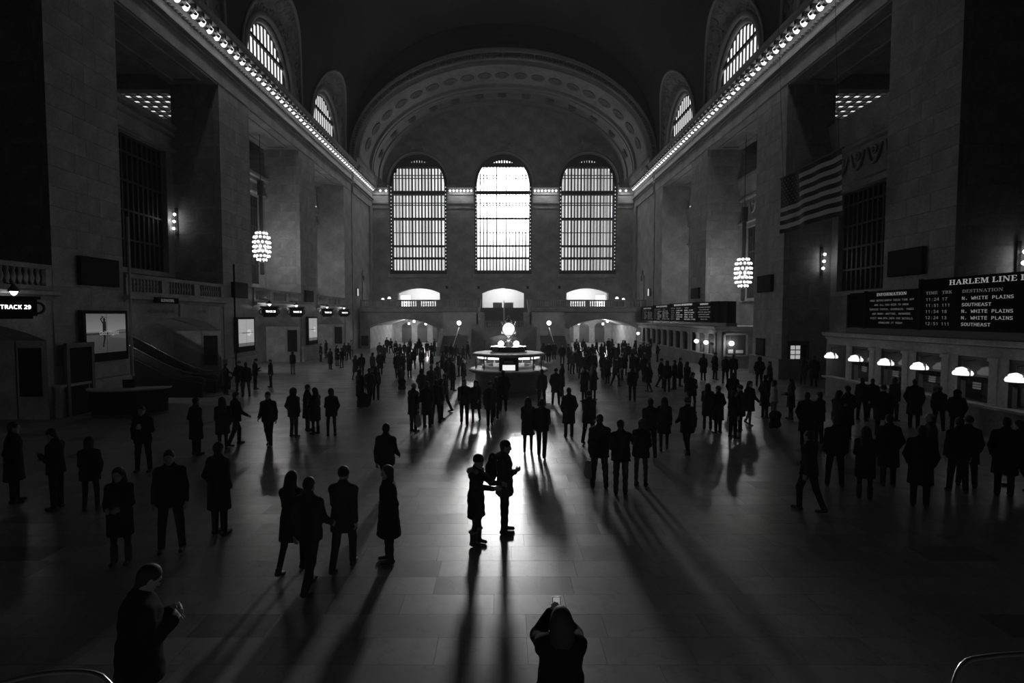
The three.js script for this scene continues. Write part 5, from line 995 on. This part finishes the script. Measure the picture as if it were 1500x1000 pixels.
const CROWD = [
  ['in the dark left foreground', [[-10.97, -11.94, 1.82, 1, 120, 0.008, 0.01], [-9.70, -11.55, 1.76, 5, -80, 0.008, 0.01], [-8.88, -11.43, 1.6, 6, 200, 0.02, 0.01], [-6.49, -8.98, 1.64, 2, 15, 0.01, 0.01], [-5.93, -9.47, 1.82, 0, 20, 0.012, 0.012], [-5.45, -10.19, 1.78, 1, 160, 0.012, 0.012]]],
  ['walking together at lower left', [[-3.46, -8.70, 1.68, 4, 170, 0.02, 0.02], [-2.97, -8.11, 1.76, 3, 165, 0.03, 0.03], [-2.64, -8.78, 1.72, 10, 175, 0.04, 0.04]]],
  ['near the lone coat woman', [[-2.70, -12.30, 1.74, 3, 170, 0.03, 0.03]]],
  ['in the cluster before the escalator', [[-9.25, -16.10, 1.74, 1, 150, 0.02, 0.02], [-8.71, -16.60, 1.7, 4, -150, 0.015, 0.02], [-8.67, -17.34, 1.76, 3, 140, 0.03, 0.04]]],
  ['walking alone towards the viewer at left', [[-7.55, -17.21, 1.78, 3, 5, 0.012, 0.012]]],
  ['in the left huddle of four', [[-7.23, -18.46, 1.7, 11, 160, 0.06, 0.12], [-7.12, -19.48, 1.7, 1, 120, 0.01, 0.03], [-6.64, -18.92, 1.66, 2, -120, 0.01, 0.02], [-5.97, -18.61, 1.68, 6, -150, 0.015, 0.02]]],
  ['by the escalator foot', [[-14.68, -28.40, 1.66, 1, 150, 0.012, 0.015], [-14.26, -29.01, 1.74, 8, 60, 0.02, 0.02], [-13.29, -27.74, 1.79, 0, -140, 0.02, 0.06], [-14.13, -30.59, 1.75, 5, 100, 0.015, 0.02], [-13.62, -31.47, 1.64, 0, -60, 0.01, 0.012]]],
  ['along the third left gate', [[-15.06, -38.47, 1.66, 9, 170, 0.012, 0.2], [-16.51, -48.70, 1.67, 0, 90, 0.03, 0.02], [-17.57, -53.44, 1.79, 6, -40, 0.02, 0.02]]],
  ['in the left distance before the gates', [[-13.47, -41.90, 1.65, 1, 150, 0.02, 0.02], [-13.81, -44.74, 1.73, 2, 60, 0.015, 0.06], [-12.89, -42.99, 1.62, 6, -120, 0.015, 0.02], [-14.78, -50.19, 1.69, 0, 150, 0.02, 0.02], [-14.62, -50.96, 1.65, 3, -150, 0.02, 0.02], [-15.30, -54.32, 1.73, 9, 40, 0.25, 0.03]]],
  ['walking past the left corner pier', [[-9.66, -35.18, 1.63, 4, 170, 0.03, 0.04], [-9.67, -36.75, 1.64, 3, -170, 0.02, 0.03], [-8.92, -36.75, 1.68, 9, 150, 0.07, 0.03], [-8.70, -38.02, 1.69, 1, 10, 0.012, 0.012]]],
  ['by the suitcases at left middle', [[-6.55, -24.54, 1.74, 2, 150, 0.02, 0.02], [-6.28, -25.23, 1.76, 3, 170, 0.05, 0.04], [-6.31, -26.62, 1.7, 9, -170, 0.06, 0.04]]],
  ['at left middle before the booth', [[-7.12, -36.14, 1.76, 10, -160, 0.012, 0.012], [-5.91, -31.17, 1.3, 8, 30, 0.02, 0.02], [-6.89, -36.85, 1.63, 1, -120, 0.015, 0.015], [-6.33, -36.34, 1.6, 2, 160, 0.02, 0.03]]],
  ['around the balding man', [[-2.85, -20.08, 1.74, 1, 160, 0.012, 0.012], [-2.61, -20.85, 1.72, 0, -150, 0.015, 0.015], [-2.52, -21.68, 1.66, 9, 120, 0.05, 0.04], [-2.53, -23.38, 1.7, 3, -100, 0.03, 0.03]]],
  ['left of the booth', [[-3.91, -25.78, 1.63, 11, 150, 0.04, 0.03], [-3.59, -26.84, 1.72, 1, -150, 0.06, 0.04], [-3.48, -28.47, 1.75, 0, 60, 0.03, 0.02], [-3.32, -31.78, 1.8, 1, -90, 0.012, 0.012], [-2.83, -30.03, 1.78, 8, 120, 0.02, 0.02], [-2.26, -30.59, 1.74, 7, 80, 0.02, 0.03]]],
  ['in front of the booth', [[-1.49, -20.54, 1.8, 3, 5, 0.015, 0.015], [-1.07, -21.14, 1.68, 4, -10, 0.02, 0.02], [-0.49, -20.33, 1.72, 10, 8, 0.06, 0.02], [-0.28, -21.97, 1.72, 3, 170, 0.02, 0.02], [0.00, -23.55, 1.8, 1, 175, 0.008, 0.008]]],
  ['right of centre behind the close group', [[0.77, -16.51, 1.7, 4, 175, 0.03, 0.06], [1.15, -15.88, 1.76, 3, 170, 0.02, 0.06], [2.27, -18.48, 1.72, 1, -170, 0.02, 0.02], [2.83, -17.68, 1.74, 10, 150, 0.02, 0.02]]],
  ['at the right side of the booth', [[1.80, -24.93, 1.72, 0, -160, 0.06, 0.02], [2.48, -25.23, 1.72, 8, 170, 0.05, 0.02], [3.06, -27.98, 1.7, 2, -120, 0.02, 0.04]]],
  ['standing just right of the booth', [[3.96, -26.12, 1.76, 1, -140, 0.02, 0.02], [4.47, -26.66, 1.74, 2, 130, 0.015, 0.015]]],
  ['right of the booth in the distance', [[4.94, -38.47, 1.64, 9, 20, 0.08, 0.03], [5.98, -42.43, 1.7, 0, 150, 0.02, 0.02], [5.65, -36.75, 1.68, 4, -160, 0.02, 0.02], [6.58, -35.18, 1.73, 3, 150, 0.02, 0.02], [6.43, -33.05, 1.71, 1, -140, 0.015, 0.015], [6.67, -31.78, 1.79, 10, 120, 0.02, 0.02], [7.76, -35.09, 1.69, 0, -90, 0.02, 0.02], [6.31, -26.19, 1.76, 3, 170, 0.015, 0.015], [9.02, -36.75, 1.63, 5, 20, 0.03, 0.02]]],
  ['strolling at right middle', [[8.84, -33.73, 1.75, 3, 150, 0.012, 0.012], [8.00, -29.49, 1.65, 4, -140, 0.015, 0.02], [4.39, -15.94, 1.76, 3, 175, 0.02, 0.03], [9.16, -31.17, 1.73, 10, 60, 0.02, 0.03], [5.03, -16.70, 1.68, 4, 165, 0.015, 0.02], [5.58, -16.20, 1.74, 10, -170, 0.015, 0.02]]],
  ['along the far ticket windows', [[13.17, -50.32, 1.71, 0, 90, 0.02, 0.02], [12.85, -47.31, 1.78, 1, 110, 0.015, 0.02], [13.97, -48.70, 1.72, 5, 60, 0.015, 0.02], [9.01, -29.49, 1.73, 9, 150, 0.02, 0.03], [9.77, -30.59, 1.67, 0, -130, 0.015, 0.02], [10.47, -31.78, 1.72, 1, 80, 0.02, 0.015], [10.10, -29.49, 1.67, 2, 120, 0.03, 0.02], [12.97, -34.81, 1.74, 1, 130, 0.012, 0.015], [13.87, -35.18, 1.8, 8, 100, 0.012, 0.012], [13.67, -33.05, 1.76, 7, 130, 0.01, 0.012], [14.61, -34.08, 1.74, 0, 150, 0.012, 0.015]]],
  ['in the dark right middle crowd', [[8.17, -23.22, 1.76, 6, 10, 0.02, 0.05], [7.56, -19.79, 1.7, 2, 150, 0.04, 0.02], [7.66, -19.06, 1.71, 1, -150, 0.012, 0.012], [7.89, -18.36, 1.64, 0, 100, 0.01, 0.01], [10.24, -23.90, 1.66, 1, 150, 0.012, 0.012], [8.58, -19.36, 1.69, 8, -120, 0.01, 0.012], [9.46, -20.58, 1.72, 4, 20, 0.012, 0.09]]],
  ['by the second right pier', [[15.16, -31.78, 1.75, 11, 160, 0.012, 0.012], [10.74, -21.97, 1.78, 1, 100, 0.012, 0.012], [14.91, -30.03, 1.65, 1, -110, 0.012, 0.012], [10.67, -21.12, 1.66, 9, 80, 0.45, 0.25], [11.65, -21.68, 1.66, 2, -100, 0.06, 0.02], [18.28, -32.73, 1.75, 4, 150, 0.03, 0.03], [18.40, -31.78, 1.82, 1, 140, 0.008, 0.008]]],
  ['in the right ticket queue', [[9.68, -17.06, 1.76, 1, 150, 0.008, 0.008], [10.31, -17.44, 1.72, 0, -150, 0.008, 0.008], [11.02, -17.64, 1.74, 6, 100, 0.03, 0.008], [11.62, -18.07, 1.84, 1, -160, 0.008, 0.008], [14.33, -21.39, 1.74, 0, 120, 0.015, 0.01], [14.99, -21.77, 1.64, 1, 140, 0.008, 0.008], [13.11, -18.48, 1.8, 8, 150, 0.008, 0.008], [15.59, -21.34, 1.74, 9, 100, 0.02, 0.01], [15.26, -19.87, 1.86, 1, 130, 0.006, 0.006], [15.93, -19.57, 1.64, 0, 120, 0.006, 0.006], [15.66, -18.48, 1.64, 11, 140, 0.006, 0.006]]],
  ['in the dark right foreground', [[6.57, -11.43, 1.76, 3, -150, 0.02, 0.02], [8.16, -13.10, 1.74, 0, 160, 0.01, 0.01], [8.30, -12.21, 1.66, 2, 150, 0.006, 0.006], [9.47, -13.10, 1.78, 1, 170, 0.006, 0.006], [9.16, -11.68, 1.8, 1, 140, 0.006, 0.006], [10.73, -13.41, 1.76, 7, -120, 0.05, 0.006], [10.78, -12.62, 1.8, 0, 160, 0.006, 0.006], [11.39, -13.08, 1.74, 8, 130, 0.006, 0.006], [11.67, -12.39, 1.84, 1, 150, 0.006, 0.006], [12.47, -12.89, 1.7, 4, -140, 0.006, 0.006]]],
  ['crowding before the far left arch', [[-11.32, -49.37, 1.73, 1, 0, 0.03, 0.02], [-10.48, -47.23, 1.66, 1, 150, 0.03, 0.02], [-13.01, -60.33, 1.78, 3, 0, 0.012, 0.02], [-12.22, -58.70, 1.71, 10, -30, 0.01, 0.02], [-10.77, -53.92, 1.68, 2, 0, 0.01, 0.02], [-8.91, -46.48, 1.76, 2, -30, 0.02, 0.04], [-9.60, -52.38, 1.63, 3, -30, 0.012, 0.02], [-8.33, -47.32, 1.75, 4, 0, 0.02, 0.015], [-10.26, -59.43, 1.63, 1, 150, 0.02, 0.012], [-8.13, -49.85, 1.65, 1, -90, 0.02, 0.04], [-8.78, -56.17, 1.79, 11, 200, 0.012, 0.02], [-7.00, -46.29, 1.74, 0, 150, 0.03, 0.012], [-7.68, -54.36, 1.66, 10, 0, 0.03, 0.012], [-6.80, -51.08, 1.64, 3, 20, 0.015, 0.015], [-7.08, -55.47, 1.8, 1, -90, 0.03, 0.012]]],
  ['crowding before the far right arch', [[5.65, -46.38, 1.74, 8, -90, 0.01, 0.015], [7.58, -55.60, 1.77, 8, 160, 0.05, 0.04], [7.29, -53.32, 1.65, 1, 20, 0.02, 0.04], [6.47, -46.13, 1.73, 2, -90, 0.03, 0.02], [8.70, -58.45, 1.68, 0, 160, 0.03, 0.012], [7.52, -49.09, 1.66, 4, 200, 0.012, 0.015], [6.98, -43.81, 1.68, 0, 200, 0.02, 0.02], [7.80, -47.06, 1.73, 2, 180, 0.01, 0.02], [9.91, -57.00, 1.68, 10, -90, 0.015, 0.015], [8.91, -48.68, 1.69, 2, 160, 0.03, 0.015], [10.12, -53.72, 1.64, 4, -90, 0.03, 0.015], [11.33, -57.77, 1.77, 1, -30, 0.012, 0.015], [11.41, -56.37, 1.74, 11, -90, 0.05, 0.04], [9.48, -46.18, 1.76, 8, 0, 0.02, 0.04], [10.28, -47.97, 1.7, 11, -90, 0.012, 0.04], [11.88, -53.32, 1.77, 2, 0, 0.03, 0.04], [12.34, -54.54, 1.71, 4, 160, 0.012, 0.04], [11.26, -48.33, 1.73, 10, 150, 0.015, 0.015], [10.71, -44.09, 1.72, 1, -30, 0.05, 0.02], [12.99, -52.92, 1.75, 11, -90, 0.012, 0.012], [12.00, -47.08, 1.69, 2, 160, 0.012, 0.015], [12.87, -49.65, 1.64, 4, 0, 0.015, 0.02], [13.00, -48.63, 1.63, 2, 90, 0.012, 0.02], [16.25, -59.31, 1.66, 11, 90, 0.015, 0.012]]],
  ['milling right of the booth', [[5.09, -41.03, 1.63, 2, 200, 0.015, 0.012], [5.28, -39.26, 1.78, 0, 20, 0.05, 0.02], [5.19, -35.71, 1.71, 0, 150, 0.03, 0.04], [5.88, -35.97, 1.76, 1, 150, 0.01, 0.04], [6.52, -37.95, 1.62, 8, -90, 0.02, 0.02], [6.76, -36.27, 1.7, 1, 150, 0.03, 0.02], [7.73, -39.04, 1.78, 11, 90, 0.015, 0.012], [7.58, -35.81, 1.73, 0, 180, 0.01, 0.04], [8.47, -37.49, 1.7, 2, 150, 0.012, 0.015], [8.46, -35.33, 1.7, 11, -90, 0.03, 0.015], [9.03, -36.01, 1.64, 2, -90, 0.012, 0.04], [10.26, -38.82, 1.65, 8, -90, 0.03, 0.04]]],
  ['milling left of the booth', [[-6.98, -41.71, 1.65, 0, 200, 0.015, 0.04], [-6.17, -40.83, 1.69, 10, 0, 0.03, 0.04], [-5.11, -38.42, 1.69, 0, 90, 0.03, 0.04], [-4.16, -36.82, 1.78, 4, -90, 0.03, 0.015], [-3.52, -35.97, 1.65, 1, 0, 0.015, 0.04], [-3.03, -36.91, 1.67, 0, -90, 0.012, 0.012]]],
  ['on the far left stair foot', [[-5.20, -49.25, 1.67, 0, -30, 0.01, 0.012], [-4.69, -48.63, 1.65, 1, 160, 0.015, 0.012], [-4.06, -46.54, 1.67, 0, 200, 0.03, 0.015], [-3.43, -46.15, 1.66, 3, -90, 0.03, 0.012], [-3.40, -51.74, 1.71, 10, -90, 0.012, 0.015]]],
  ['on the far right stair foot', [[3.81, -50.74, 1.63, 11, 160, 0.03, 0.04], [4.13, -48.83, 1.79, 1, 0, 0.01, 0.02], [4.84, -51.15, 1.69, 1, 0, 0.02, 0.015], [4.98, -45.36, 1.79, 11, 0, 0.01, 0.012]]],
];
const CASES = [[-6.31, -24.25, 20, 'dark wheeled suitcase beside the walkers at left middle', 0.01], [-5.66, -30.03, -20, 'dark suitcase pulled at left middle before the booth', 0.01], [10.08, -19.83, 10, 'black suitcase in front of the pale-shirted person', 0.006]];
// ================================================================ PEOPLE IN FRONT, each with a pose of its own
const backpackG = netMesh([cap([0, -0.14, 0], [0, 0.14, 0], 0.14, 0.12, [1, 1, 0.62]), cap([0, -0.12, 0.07], [0, -0.02, 0.08], 0.1, 0.09, [1, 1, 0.6]), cap([-0.1, 0.2, -0.05], [-0.1, -0.12, -0.09], 0.018), cap([0.1, 0.2, -0.05], [0.1, -0.12, -0.09], 0.018)], 0.013);
function backpack(w, label) { const m = new THREE.Mesh(backpackG, cloth(0.015)); const c = w.at('chest', [0, -0.04, -0.235]); m.name = numbered('backpack'); m.position.copy(c); m.rotation.y = w.p.rotation.y + PI; m.scale.copy(w.p.scale); scene.add(m); tag(m, label, 'bag'); }
const phoneG = merge([bx(-0.037, 0.037, -0.072, 0.072, -0.005, 0.005)]);
function phone(w, hand, label, tilt = -0.6, v = 0.03) { const J = w.p, c = w.at('wr' + hand).addScaledVector(w.at('wr' + hand).sub(w.at('el' + hand)).normalize(), 0.09); const g = thing('phone', label, 'phone', c.toArray(), w.p.rotation.y); g.rotation.order = 'YXZ'; g.rotation.x = tilt; part('case', phoneG, std(v, 0.3), g); part('screen', bx(-0.032, 0.032, -0.066, 0.066, -0.0065, -0.0052), (M.phoneScreen ??= glow(0.25)), g); }
const bagG = netMesh([cap([0, -0.16, 0], [0, 0.1, 0], 0.15, 0.1, [1, 1, 0.5])], 0.016, [[0, 1, 0, 0.12]]);
function handBag(w, hand, label, v, s = 1) { const c = w.at('wr' + hand, [0, -0.12, 0]); const g = thing('carrier_bag', label, 'bag', [c.x, c.y - 0.2 * s, c.z], w.p.rotation.y); const b = part('bag_body', bagG, cloth(v), g); b.scale.setScalar(s); part('handles', new THREE.TorusGeometry(0.06, 0.008, 6, 14, PI).translate(0, 0.1 * s, 0), cloth(v), g); }
const caseG = merge([new THREE.BoxGeometry(0.4, 0.56, 0.24)]);
function suitcase(x, z, deg, label, v) { const g = thing('suitcase', label, 'suitcase', [x, 0, z], deg * PI / 180); part('shell', netMesh([cap([-0.12, 0.16, 0], [0.12, 0.16, 0], 0.12, 0.12, [1, 1, 0.9]), cap([-0.12, 0.52, 0], [0.12, 0.52, 0], 0.12, 0.12, [1, 1, 0.9]), cap([0, 0.2, 0], [0, 0.5, 0], 0.21, 0.21, [1, 1, 0.5])], 0.025, [[0, -1, 0, -0.05]]), cloth(v), g); part('handle', merge([rod([-0.1, 0.6, -0.08], [-0.1, 0.98, -0.08], 0.01), rod([0.1, 0.6, -0.08], [0.1, 0.98, -0.08], 0.01), rod([-0.1, 0.98, -0.08], [0.1, 0.98, -0.08], 0.014)]), M.bronze, g); for (const s of [-1, 1]) part('wheel', new THREE.CylinderGeometry(0.04, 0.04, 0.03, 12).rotateZ(PI / 2).translate(s * 0.14, 0.04, -0.06), M.shoe, g); }
function cup(w, hand, label) { const c = w.at('wr' + hand).addScaledVector(w.at('wr' + hand).sub(w.at('el' + hand)).normalize(), 0.08); const g = thing('coffee_cup', label, 'cup', [c.x, c.y - 0.03, c.z]); part('cup', lathe([[0, 0], [0.028, 0], [0.04, 0.11], [0.0, 0.11]], 16), M.paper, g); part('lid', lathe([[0.043, 0.108], [0.043, 0.12], [0.034, 0.13], [0, 0.13]], 16), M.paper, g); }

// the couple in the bright patch
{
  const man = makePerson({ lod: 0, armL: 'cross', armR: 'chest', legs: 'stand', coat: 0.74, bulk: 1.06, flare: 0.2, coatV: 0.06, legV: 0.03, hair: 'short', hoodDown: true, head: [0.1, 0, 0], lean: 0.0 });
  const a = place(man, FP.man[0], FP.man[1], 1.8, 84, 'man in a hip-length jacket with backpack, facing right in the bright patch');
  backpack(a, 'dark backpack on the man in the bright patch of floor');
  const wom = makePerson({ lod: 0, fem: true, armL: 'reach', armR: 'reach', legL: 'stand', legR: 'ease', coat: 0.56, bulk: 0.98, flare: 0.2, coatV: 0.035, legV: 0.012, slim: true, boots: 2, hair: 'beanie', furHood: true, head: [0.18, 0, 0], lean: 0.05 });
  place(wom, FP.wom[0], FP.wom[1], 1.66, 62, 'woman in knee-length fur-collared coat and furry boots behind the backpack man');
}
{ // woman in a wide coat, facing left
  const t = makePerson({ lod: 0, fem: true, arms: 'pocket', coat: 0.5, bulk: 1.22, flare: 0.215, coatV: 0.015, legV: 0.015, hair: 'bob', head: [0.05, 0.1, 0] });
  place(t, FP.coat[0], FP.coat[1], 1.66, -68, 'woman in a wide dark knee-length coat standing alone, facing left');
}
{ // three friends seen from behind
  const a = makePerson({ lod: 0, armL: 'carry', armR: 'low', legs: 'wide', coat: 0.76, bulk: 1.1, coatV: 0.012, legV: 0.02, hair: 'short', head: [0.3, -0.25, 0], lean: 0.05 });
  const A = place(a, FP.tri1[0], FP.tri1[1], 1.8, 172, 'tall man in dark jacket, left of the close group seen from behind');
  handBag(A, 'L', 'pale plastic carrier bag hanging left of the close group', 0.35, 1.05);
  const b = makePerson({ lod: 0, armL: 'low', armR: 'hug', legs: 'stand', coat: 0.8, bulk: 1.18, coatV: 0.01, legV: 0.05, hair: 'short', head: [0.35, 0.2, 0], lean: 0.1 });
  place(b, FP.tri2[0], FP.tri2[1], 1.74, 178, 'broad person in black jacket and jeans, middle of the close group');
  const c = makePerson({ lod: 0, fem: true, arms: 'low', legL: 'stand', legR: 'ease', coat: 0.78, bulk: 1.15, coatV: 0.012, legV: 0.06, slim: true, hair: 'bob', head: [0.35, 0.4, 0], lean: 0.1, hoodDown: true });
  place(c, FP.tri3[0], FP.tri3[1], 1.66, 150, 'woman in puffy dark jacket, right of the close group seen from behind');
}
{ // man with a phone in the lower left corner
  const t = makePerson({ lod: 0, arms: 'phone', curl: 0.8, legs: 'wide', coat: 0.72, bulk: 1.32, coatV: 0.008, legV: 0.015, hair: 'short', head: [0.5, 0.1, 0], lean: 0.06 });
  const w = place(t, FP.phoneMan[0], FP.phoneMan[1], 1.8, 128, 'large man in black coat looking at his phone, bottom left corner');
  phone(w, 'R', 'phone in the hands of the man at the bottom left', -0.5);
}
{ // woman photographing with raised arms
  const t = makePerson({ lod: 0, fem: true, armL: 'high', armR: 'raise', curl: 0.7, legs: 'wide', coat: 0.5, bulk: 1.24, flare: 0.22, coatV: 0.008, legV: 0.015, hair: 'long', head: [-0.15, 0, 0] });
  const w = place(t, FP.photo[0], FP.photo[1], 1.64, 182, 'long-haired woman raising a phone to take a picture, bottom middle');
  phone(w, 'L', 'phone held up by the woman at the bottom middle', 0.1);
}
{ // man with a paper cup
  const t = makePerson({ lod: 0, armL: 'chest', armR: 'pocket', curl: 0.9, legs: 'wide', coat: 0.76, bulk: 1.06, coatV: 0.01, legV: 0.012, hair: 'short' });
  const w = place(t, FP.cup[0], FP.cup[1], 1.78, 8, 'man in dark jacket facing the viewer with a paper cup, left of the floor');
  cup(w, 'L', 'pale paper cup held by the man at the left');
}
{ // older man with a white bag near the left middle, and the dark figures of the left foreground
  const t = makePerson({ lod: 0, arms: 'carry', curl: 0.9, coat: 0.62, bulk: 1.12, coatV: 0.01, legV: 0.012, hair: 'thin', greyHair: true, flare: 0.2, head: [0.1, 0.2, 0] });
  const w = place(t, FP.elder[0], FP.elder[1], 1.78, 140, 'balding man in long black jacket with a white bag, seen from behind');
  handBag(w, 'R', 'white shopping bag beside the balding man in black', 0.7, 1.1);
}

// ================================================================ THE CROWD
const crowdKinds = [
  { arms: 'hang', legs: 'wide', coat: 0.78, hair: 'short' },
  { arms: 'pocket', legs: 'stand', coat: 0.5, hair: 'short', bulk: 1.08, flare: 0.2 },
  { fem: true, arms: 'low', legs: 'stand', coat: 0.52, hair: 'long', slim: true, boots: 1 },
  { armL: 'back', armR: 'fwd', legL: 'front', legR: 'rear', coat: 0.78, hair: 'short' },
  { fem: true, armL: 'fwd', armR: 'back', legL: 'rear', legR: 'front', coat: 0.55, flare: 0.21, hair: 'long', slim: true },
  { armL: 'phone', armR: 'low', curl: 0.8, legs: 'stand', coat: 0.78, hair: 'short', head: [0.4, 0, 0] },
  { fem: true, armL: 'phone', armR: 'pocket', legs: 'ease', coat: 0.74, hair: 'bob', slim: true, head: [0.35, 0.1, 0] },
  { arms: 'cross', legs: 'wide', coat: 0.76, hair: 'thin', bulk: 1.08 },
  { arms: 'pocket', legs: 'wide', coat: 0.6, hair: 'beanie', bulk: 1.12 },
  { fem: true, arms: 'carry', legs: 'stand', coat: 0.8, hair: 'bob' },
  { armL: 'fwd', armR: 'back', legL: 'rear', legR: 'front', coat: 0.66, hair: 'beanie', bulk: 1.08 },
  { arms: 'pocket', legL: 'ease', legR: 'stand', coat: 0.74, hair: 'hood', bulk: 1.1 },
];
const kindWords = ['man in short jacket', 'man in long coat', 'booted long-haired woman', 'walking man in jacket', 'walking woman in coat', 'man bent over phone', 'woman holding phone', 'man with folded arms', 'person in hat and coat', 'short-haired woman', 'walking person in hat', 'hooded person'];
const tpl = {};
const template = (k, l) => (tpl[k + '_' + l] ??= makePerson({ ...crowdKinds[k], lod: l, coatV: 0.02, legV: 0.025 }));
const ordinal = ['first', 'second', 'third', 'fourth', 'fifth', 'sixth', 'seventh', 'eighth', 'ninth', 'tenth', 'eleventh', 'twelfth', 'thirteenth', 'fourteenth', 'fifteenth', 'sixteenth', 'seventeenth', 'eighteenth', 'nineteenth', 'twentieth', 'twenty-first', 'twenty-second', 'twenty-third', 'twenty-fourth', 'twenty-fifth', 'twenty-sixth'];
// each region: phrase, then rows of [x, z, height, kind, facing, coat tone, trouser tone]
for (const [phrase, rows] of CROWD) rows.forEach(([x, z, h, k, deg, cv, lv], i) => {
  const l = z > -17 ? 1 : z > -33 ? 1 : 2;
  const tone = cv > 0.2 ? 'pale ' : '';
  place(template(k, l), x, z, h, deg, `${tone}${kindWords[k]}, ${rows.length > 1 ? ordinal[i] + ' from left ' : ''}${phrase}`, 'people ' + phrase, { coat: cv, legs: lv });
});
for (const [x, z, deg, lab, v] of CASES) suitcase(x, z, deg, lab, v);
scene.traverse((o) => { if (o.isMesh) { o.castShadow = true; o.receiveShadow = true; } });
renderer.render(scene, camera);
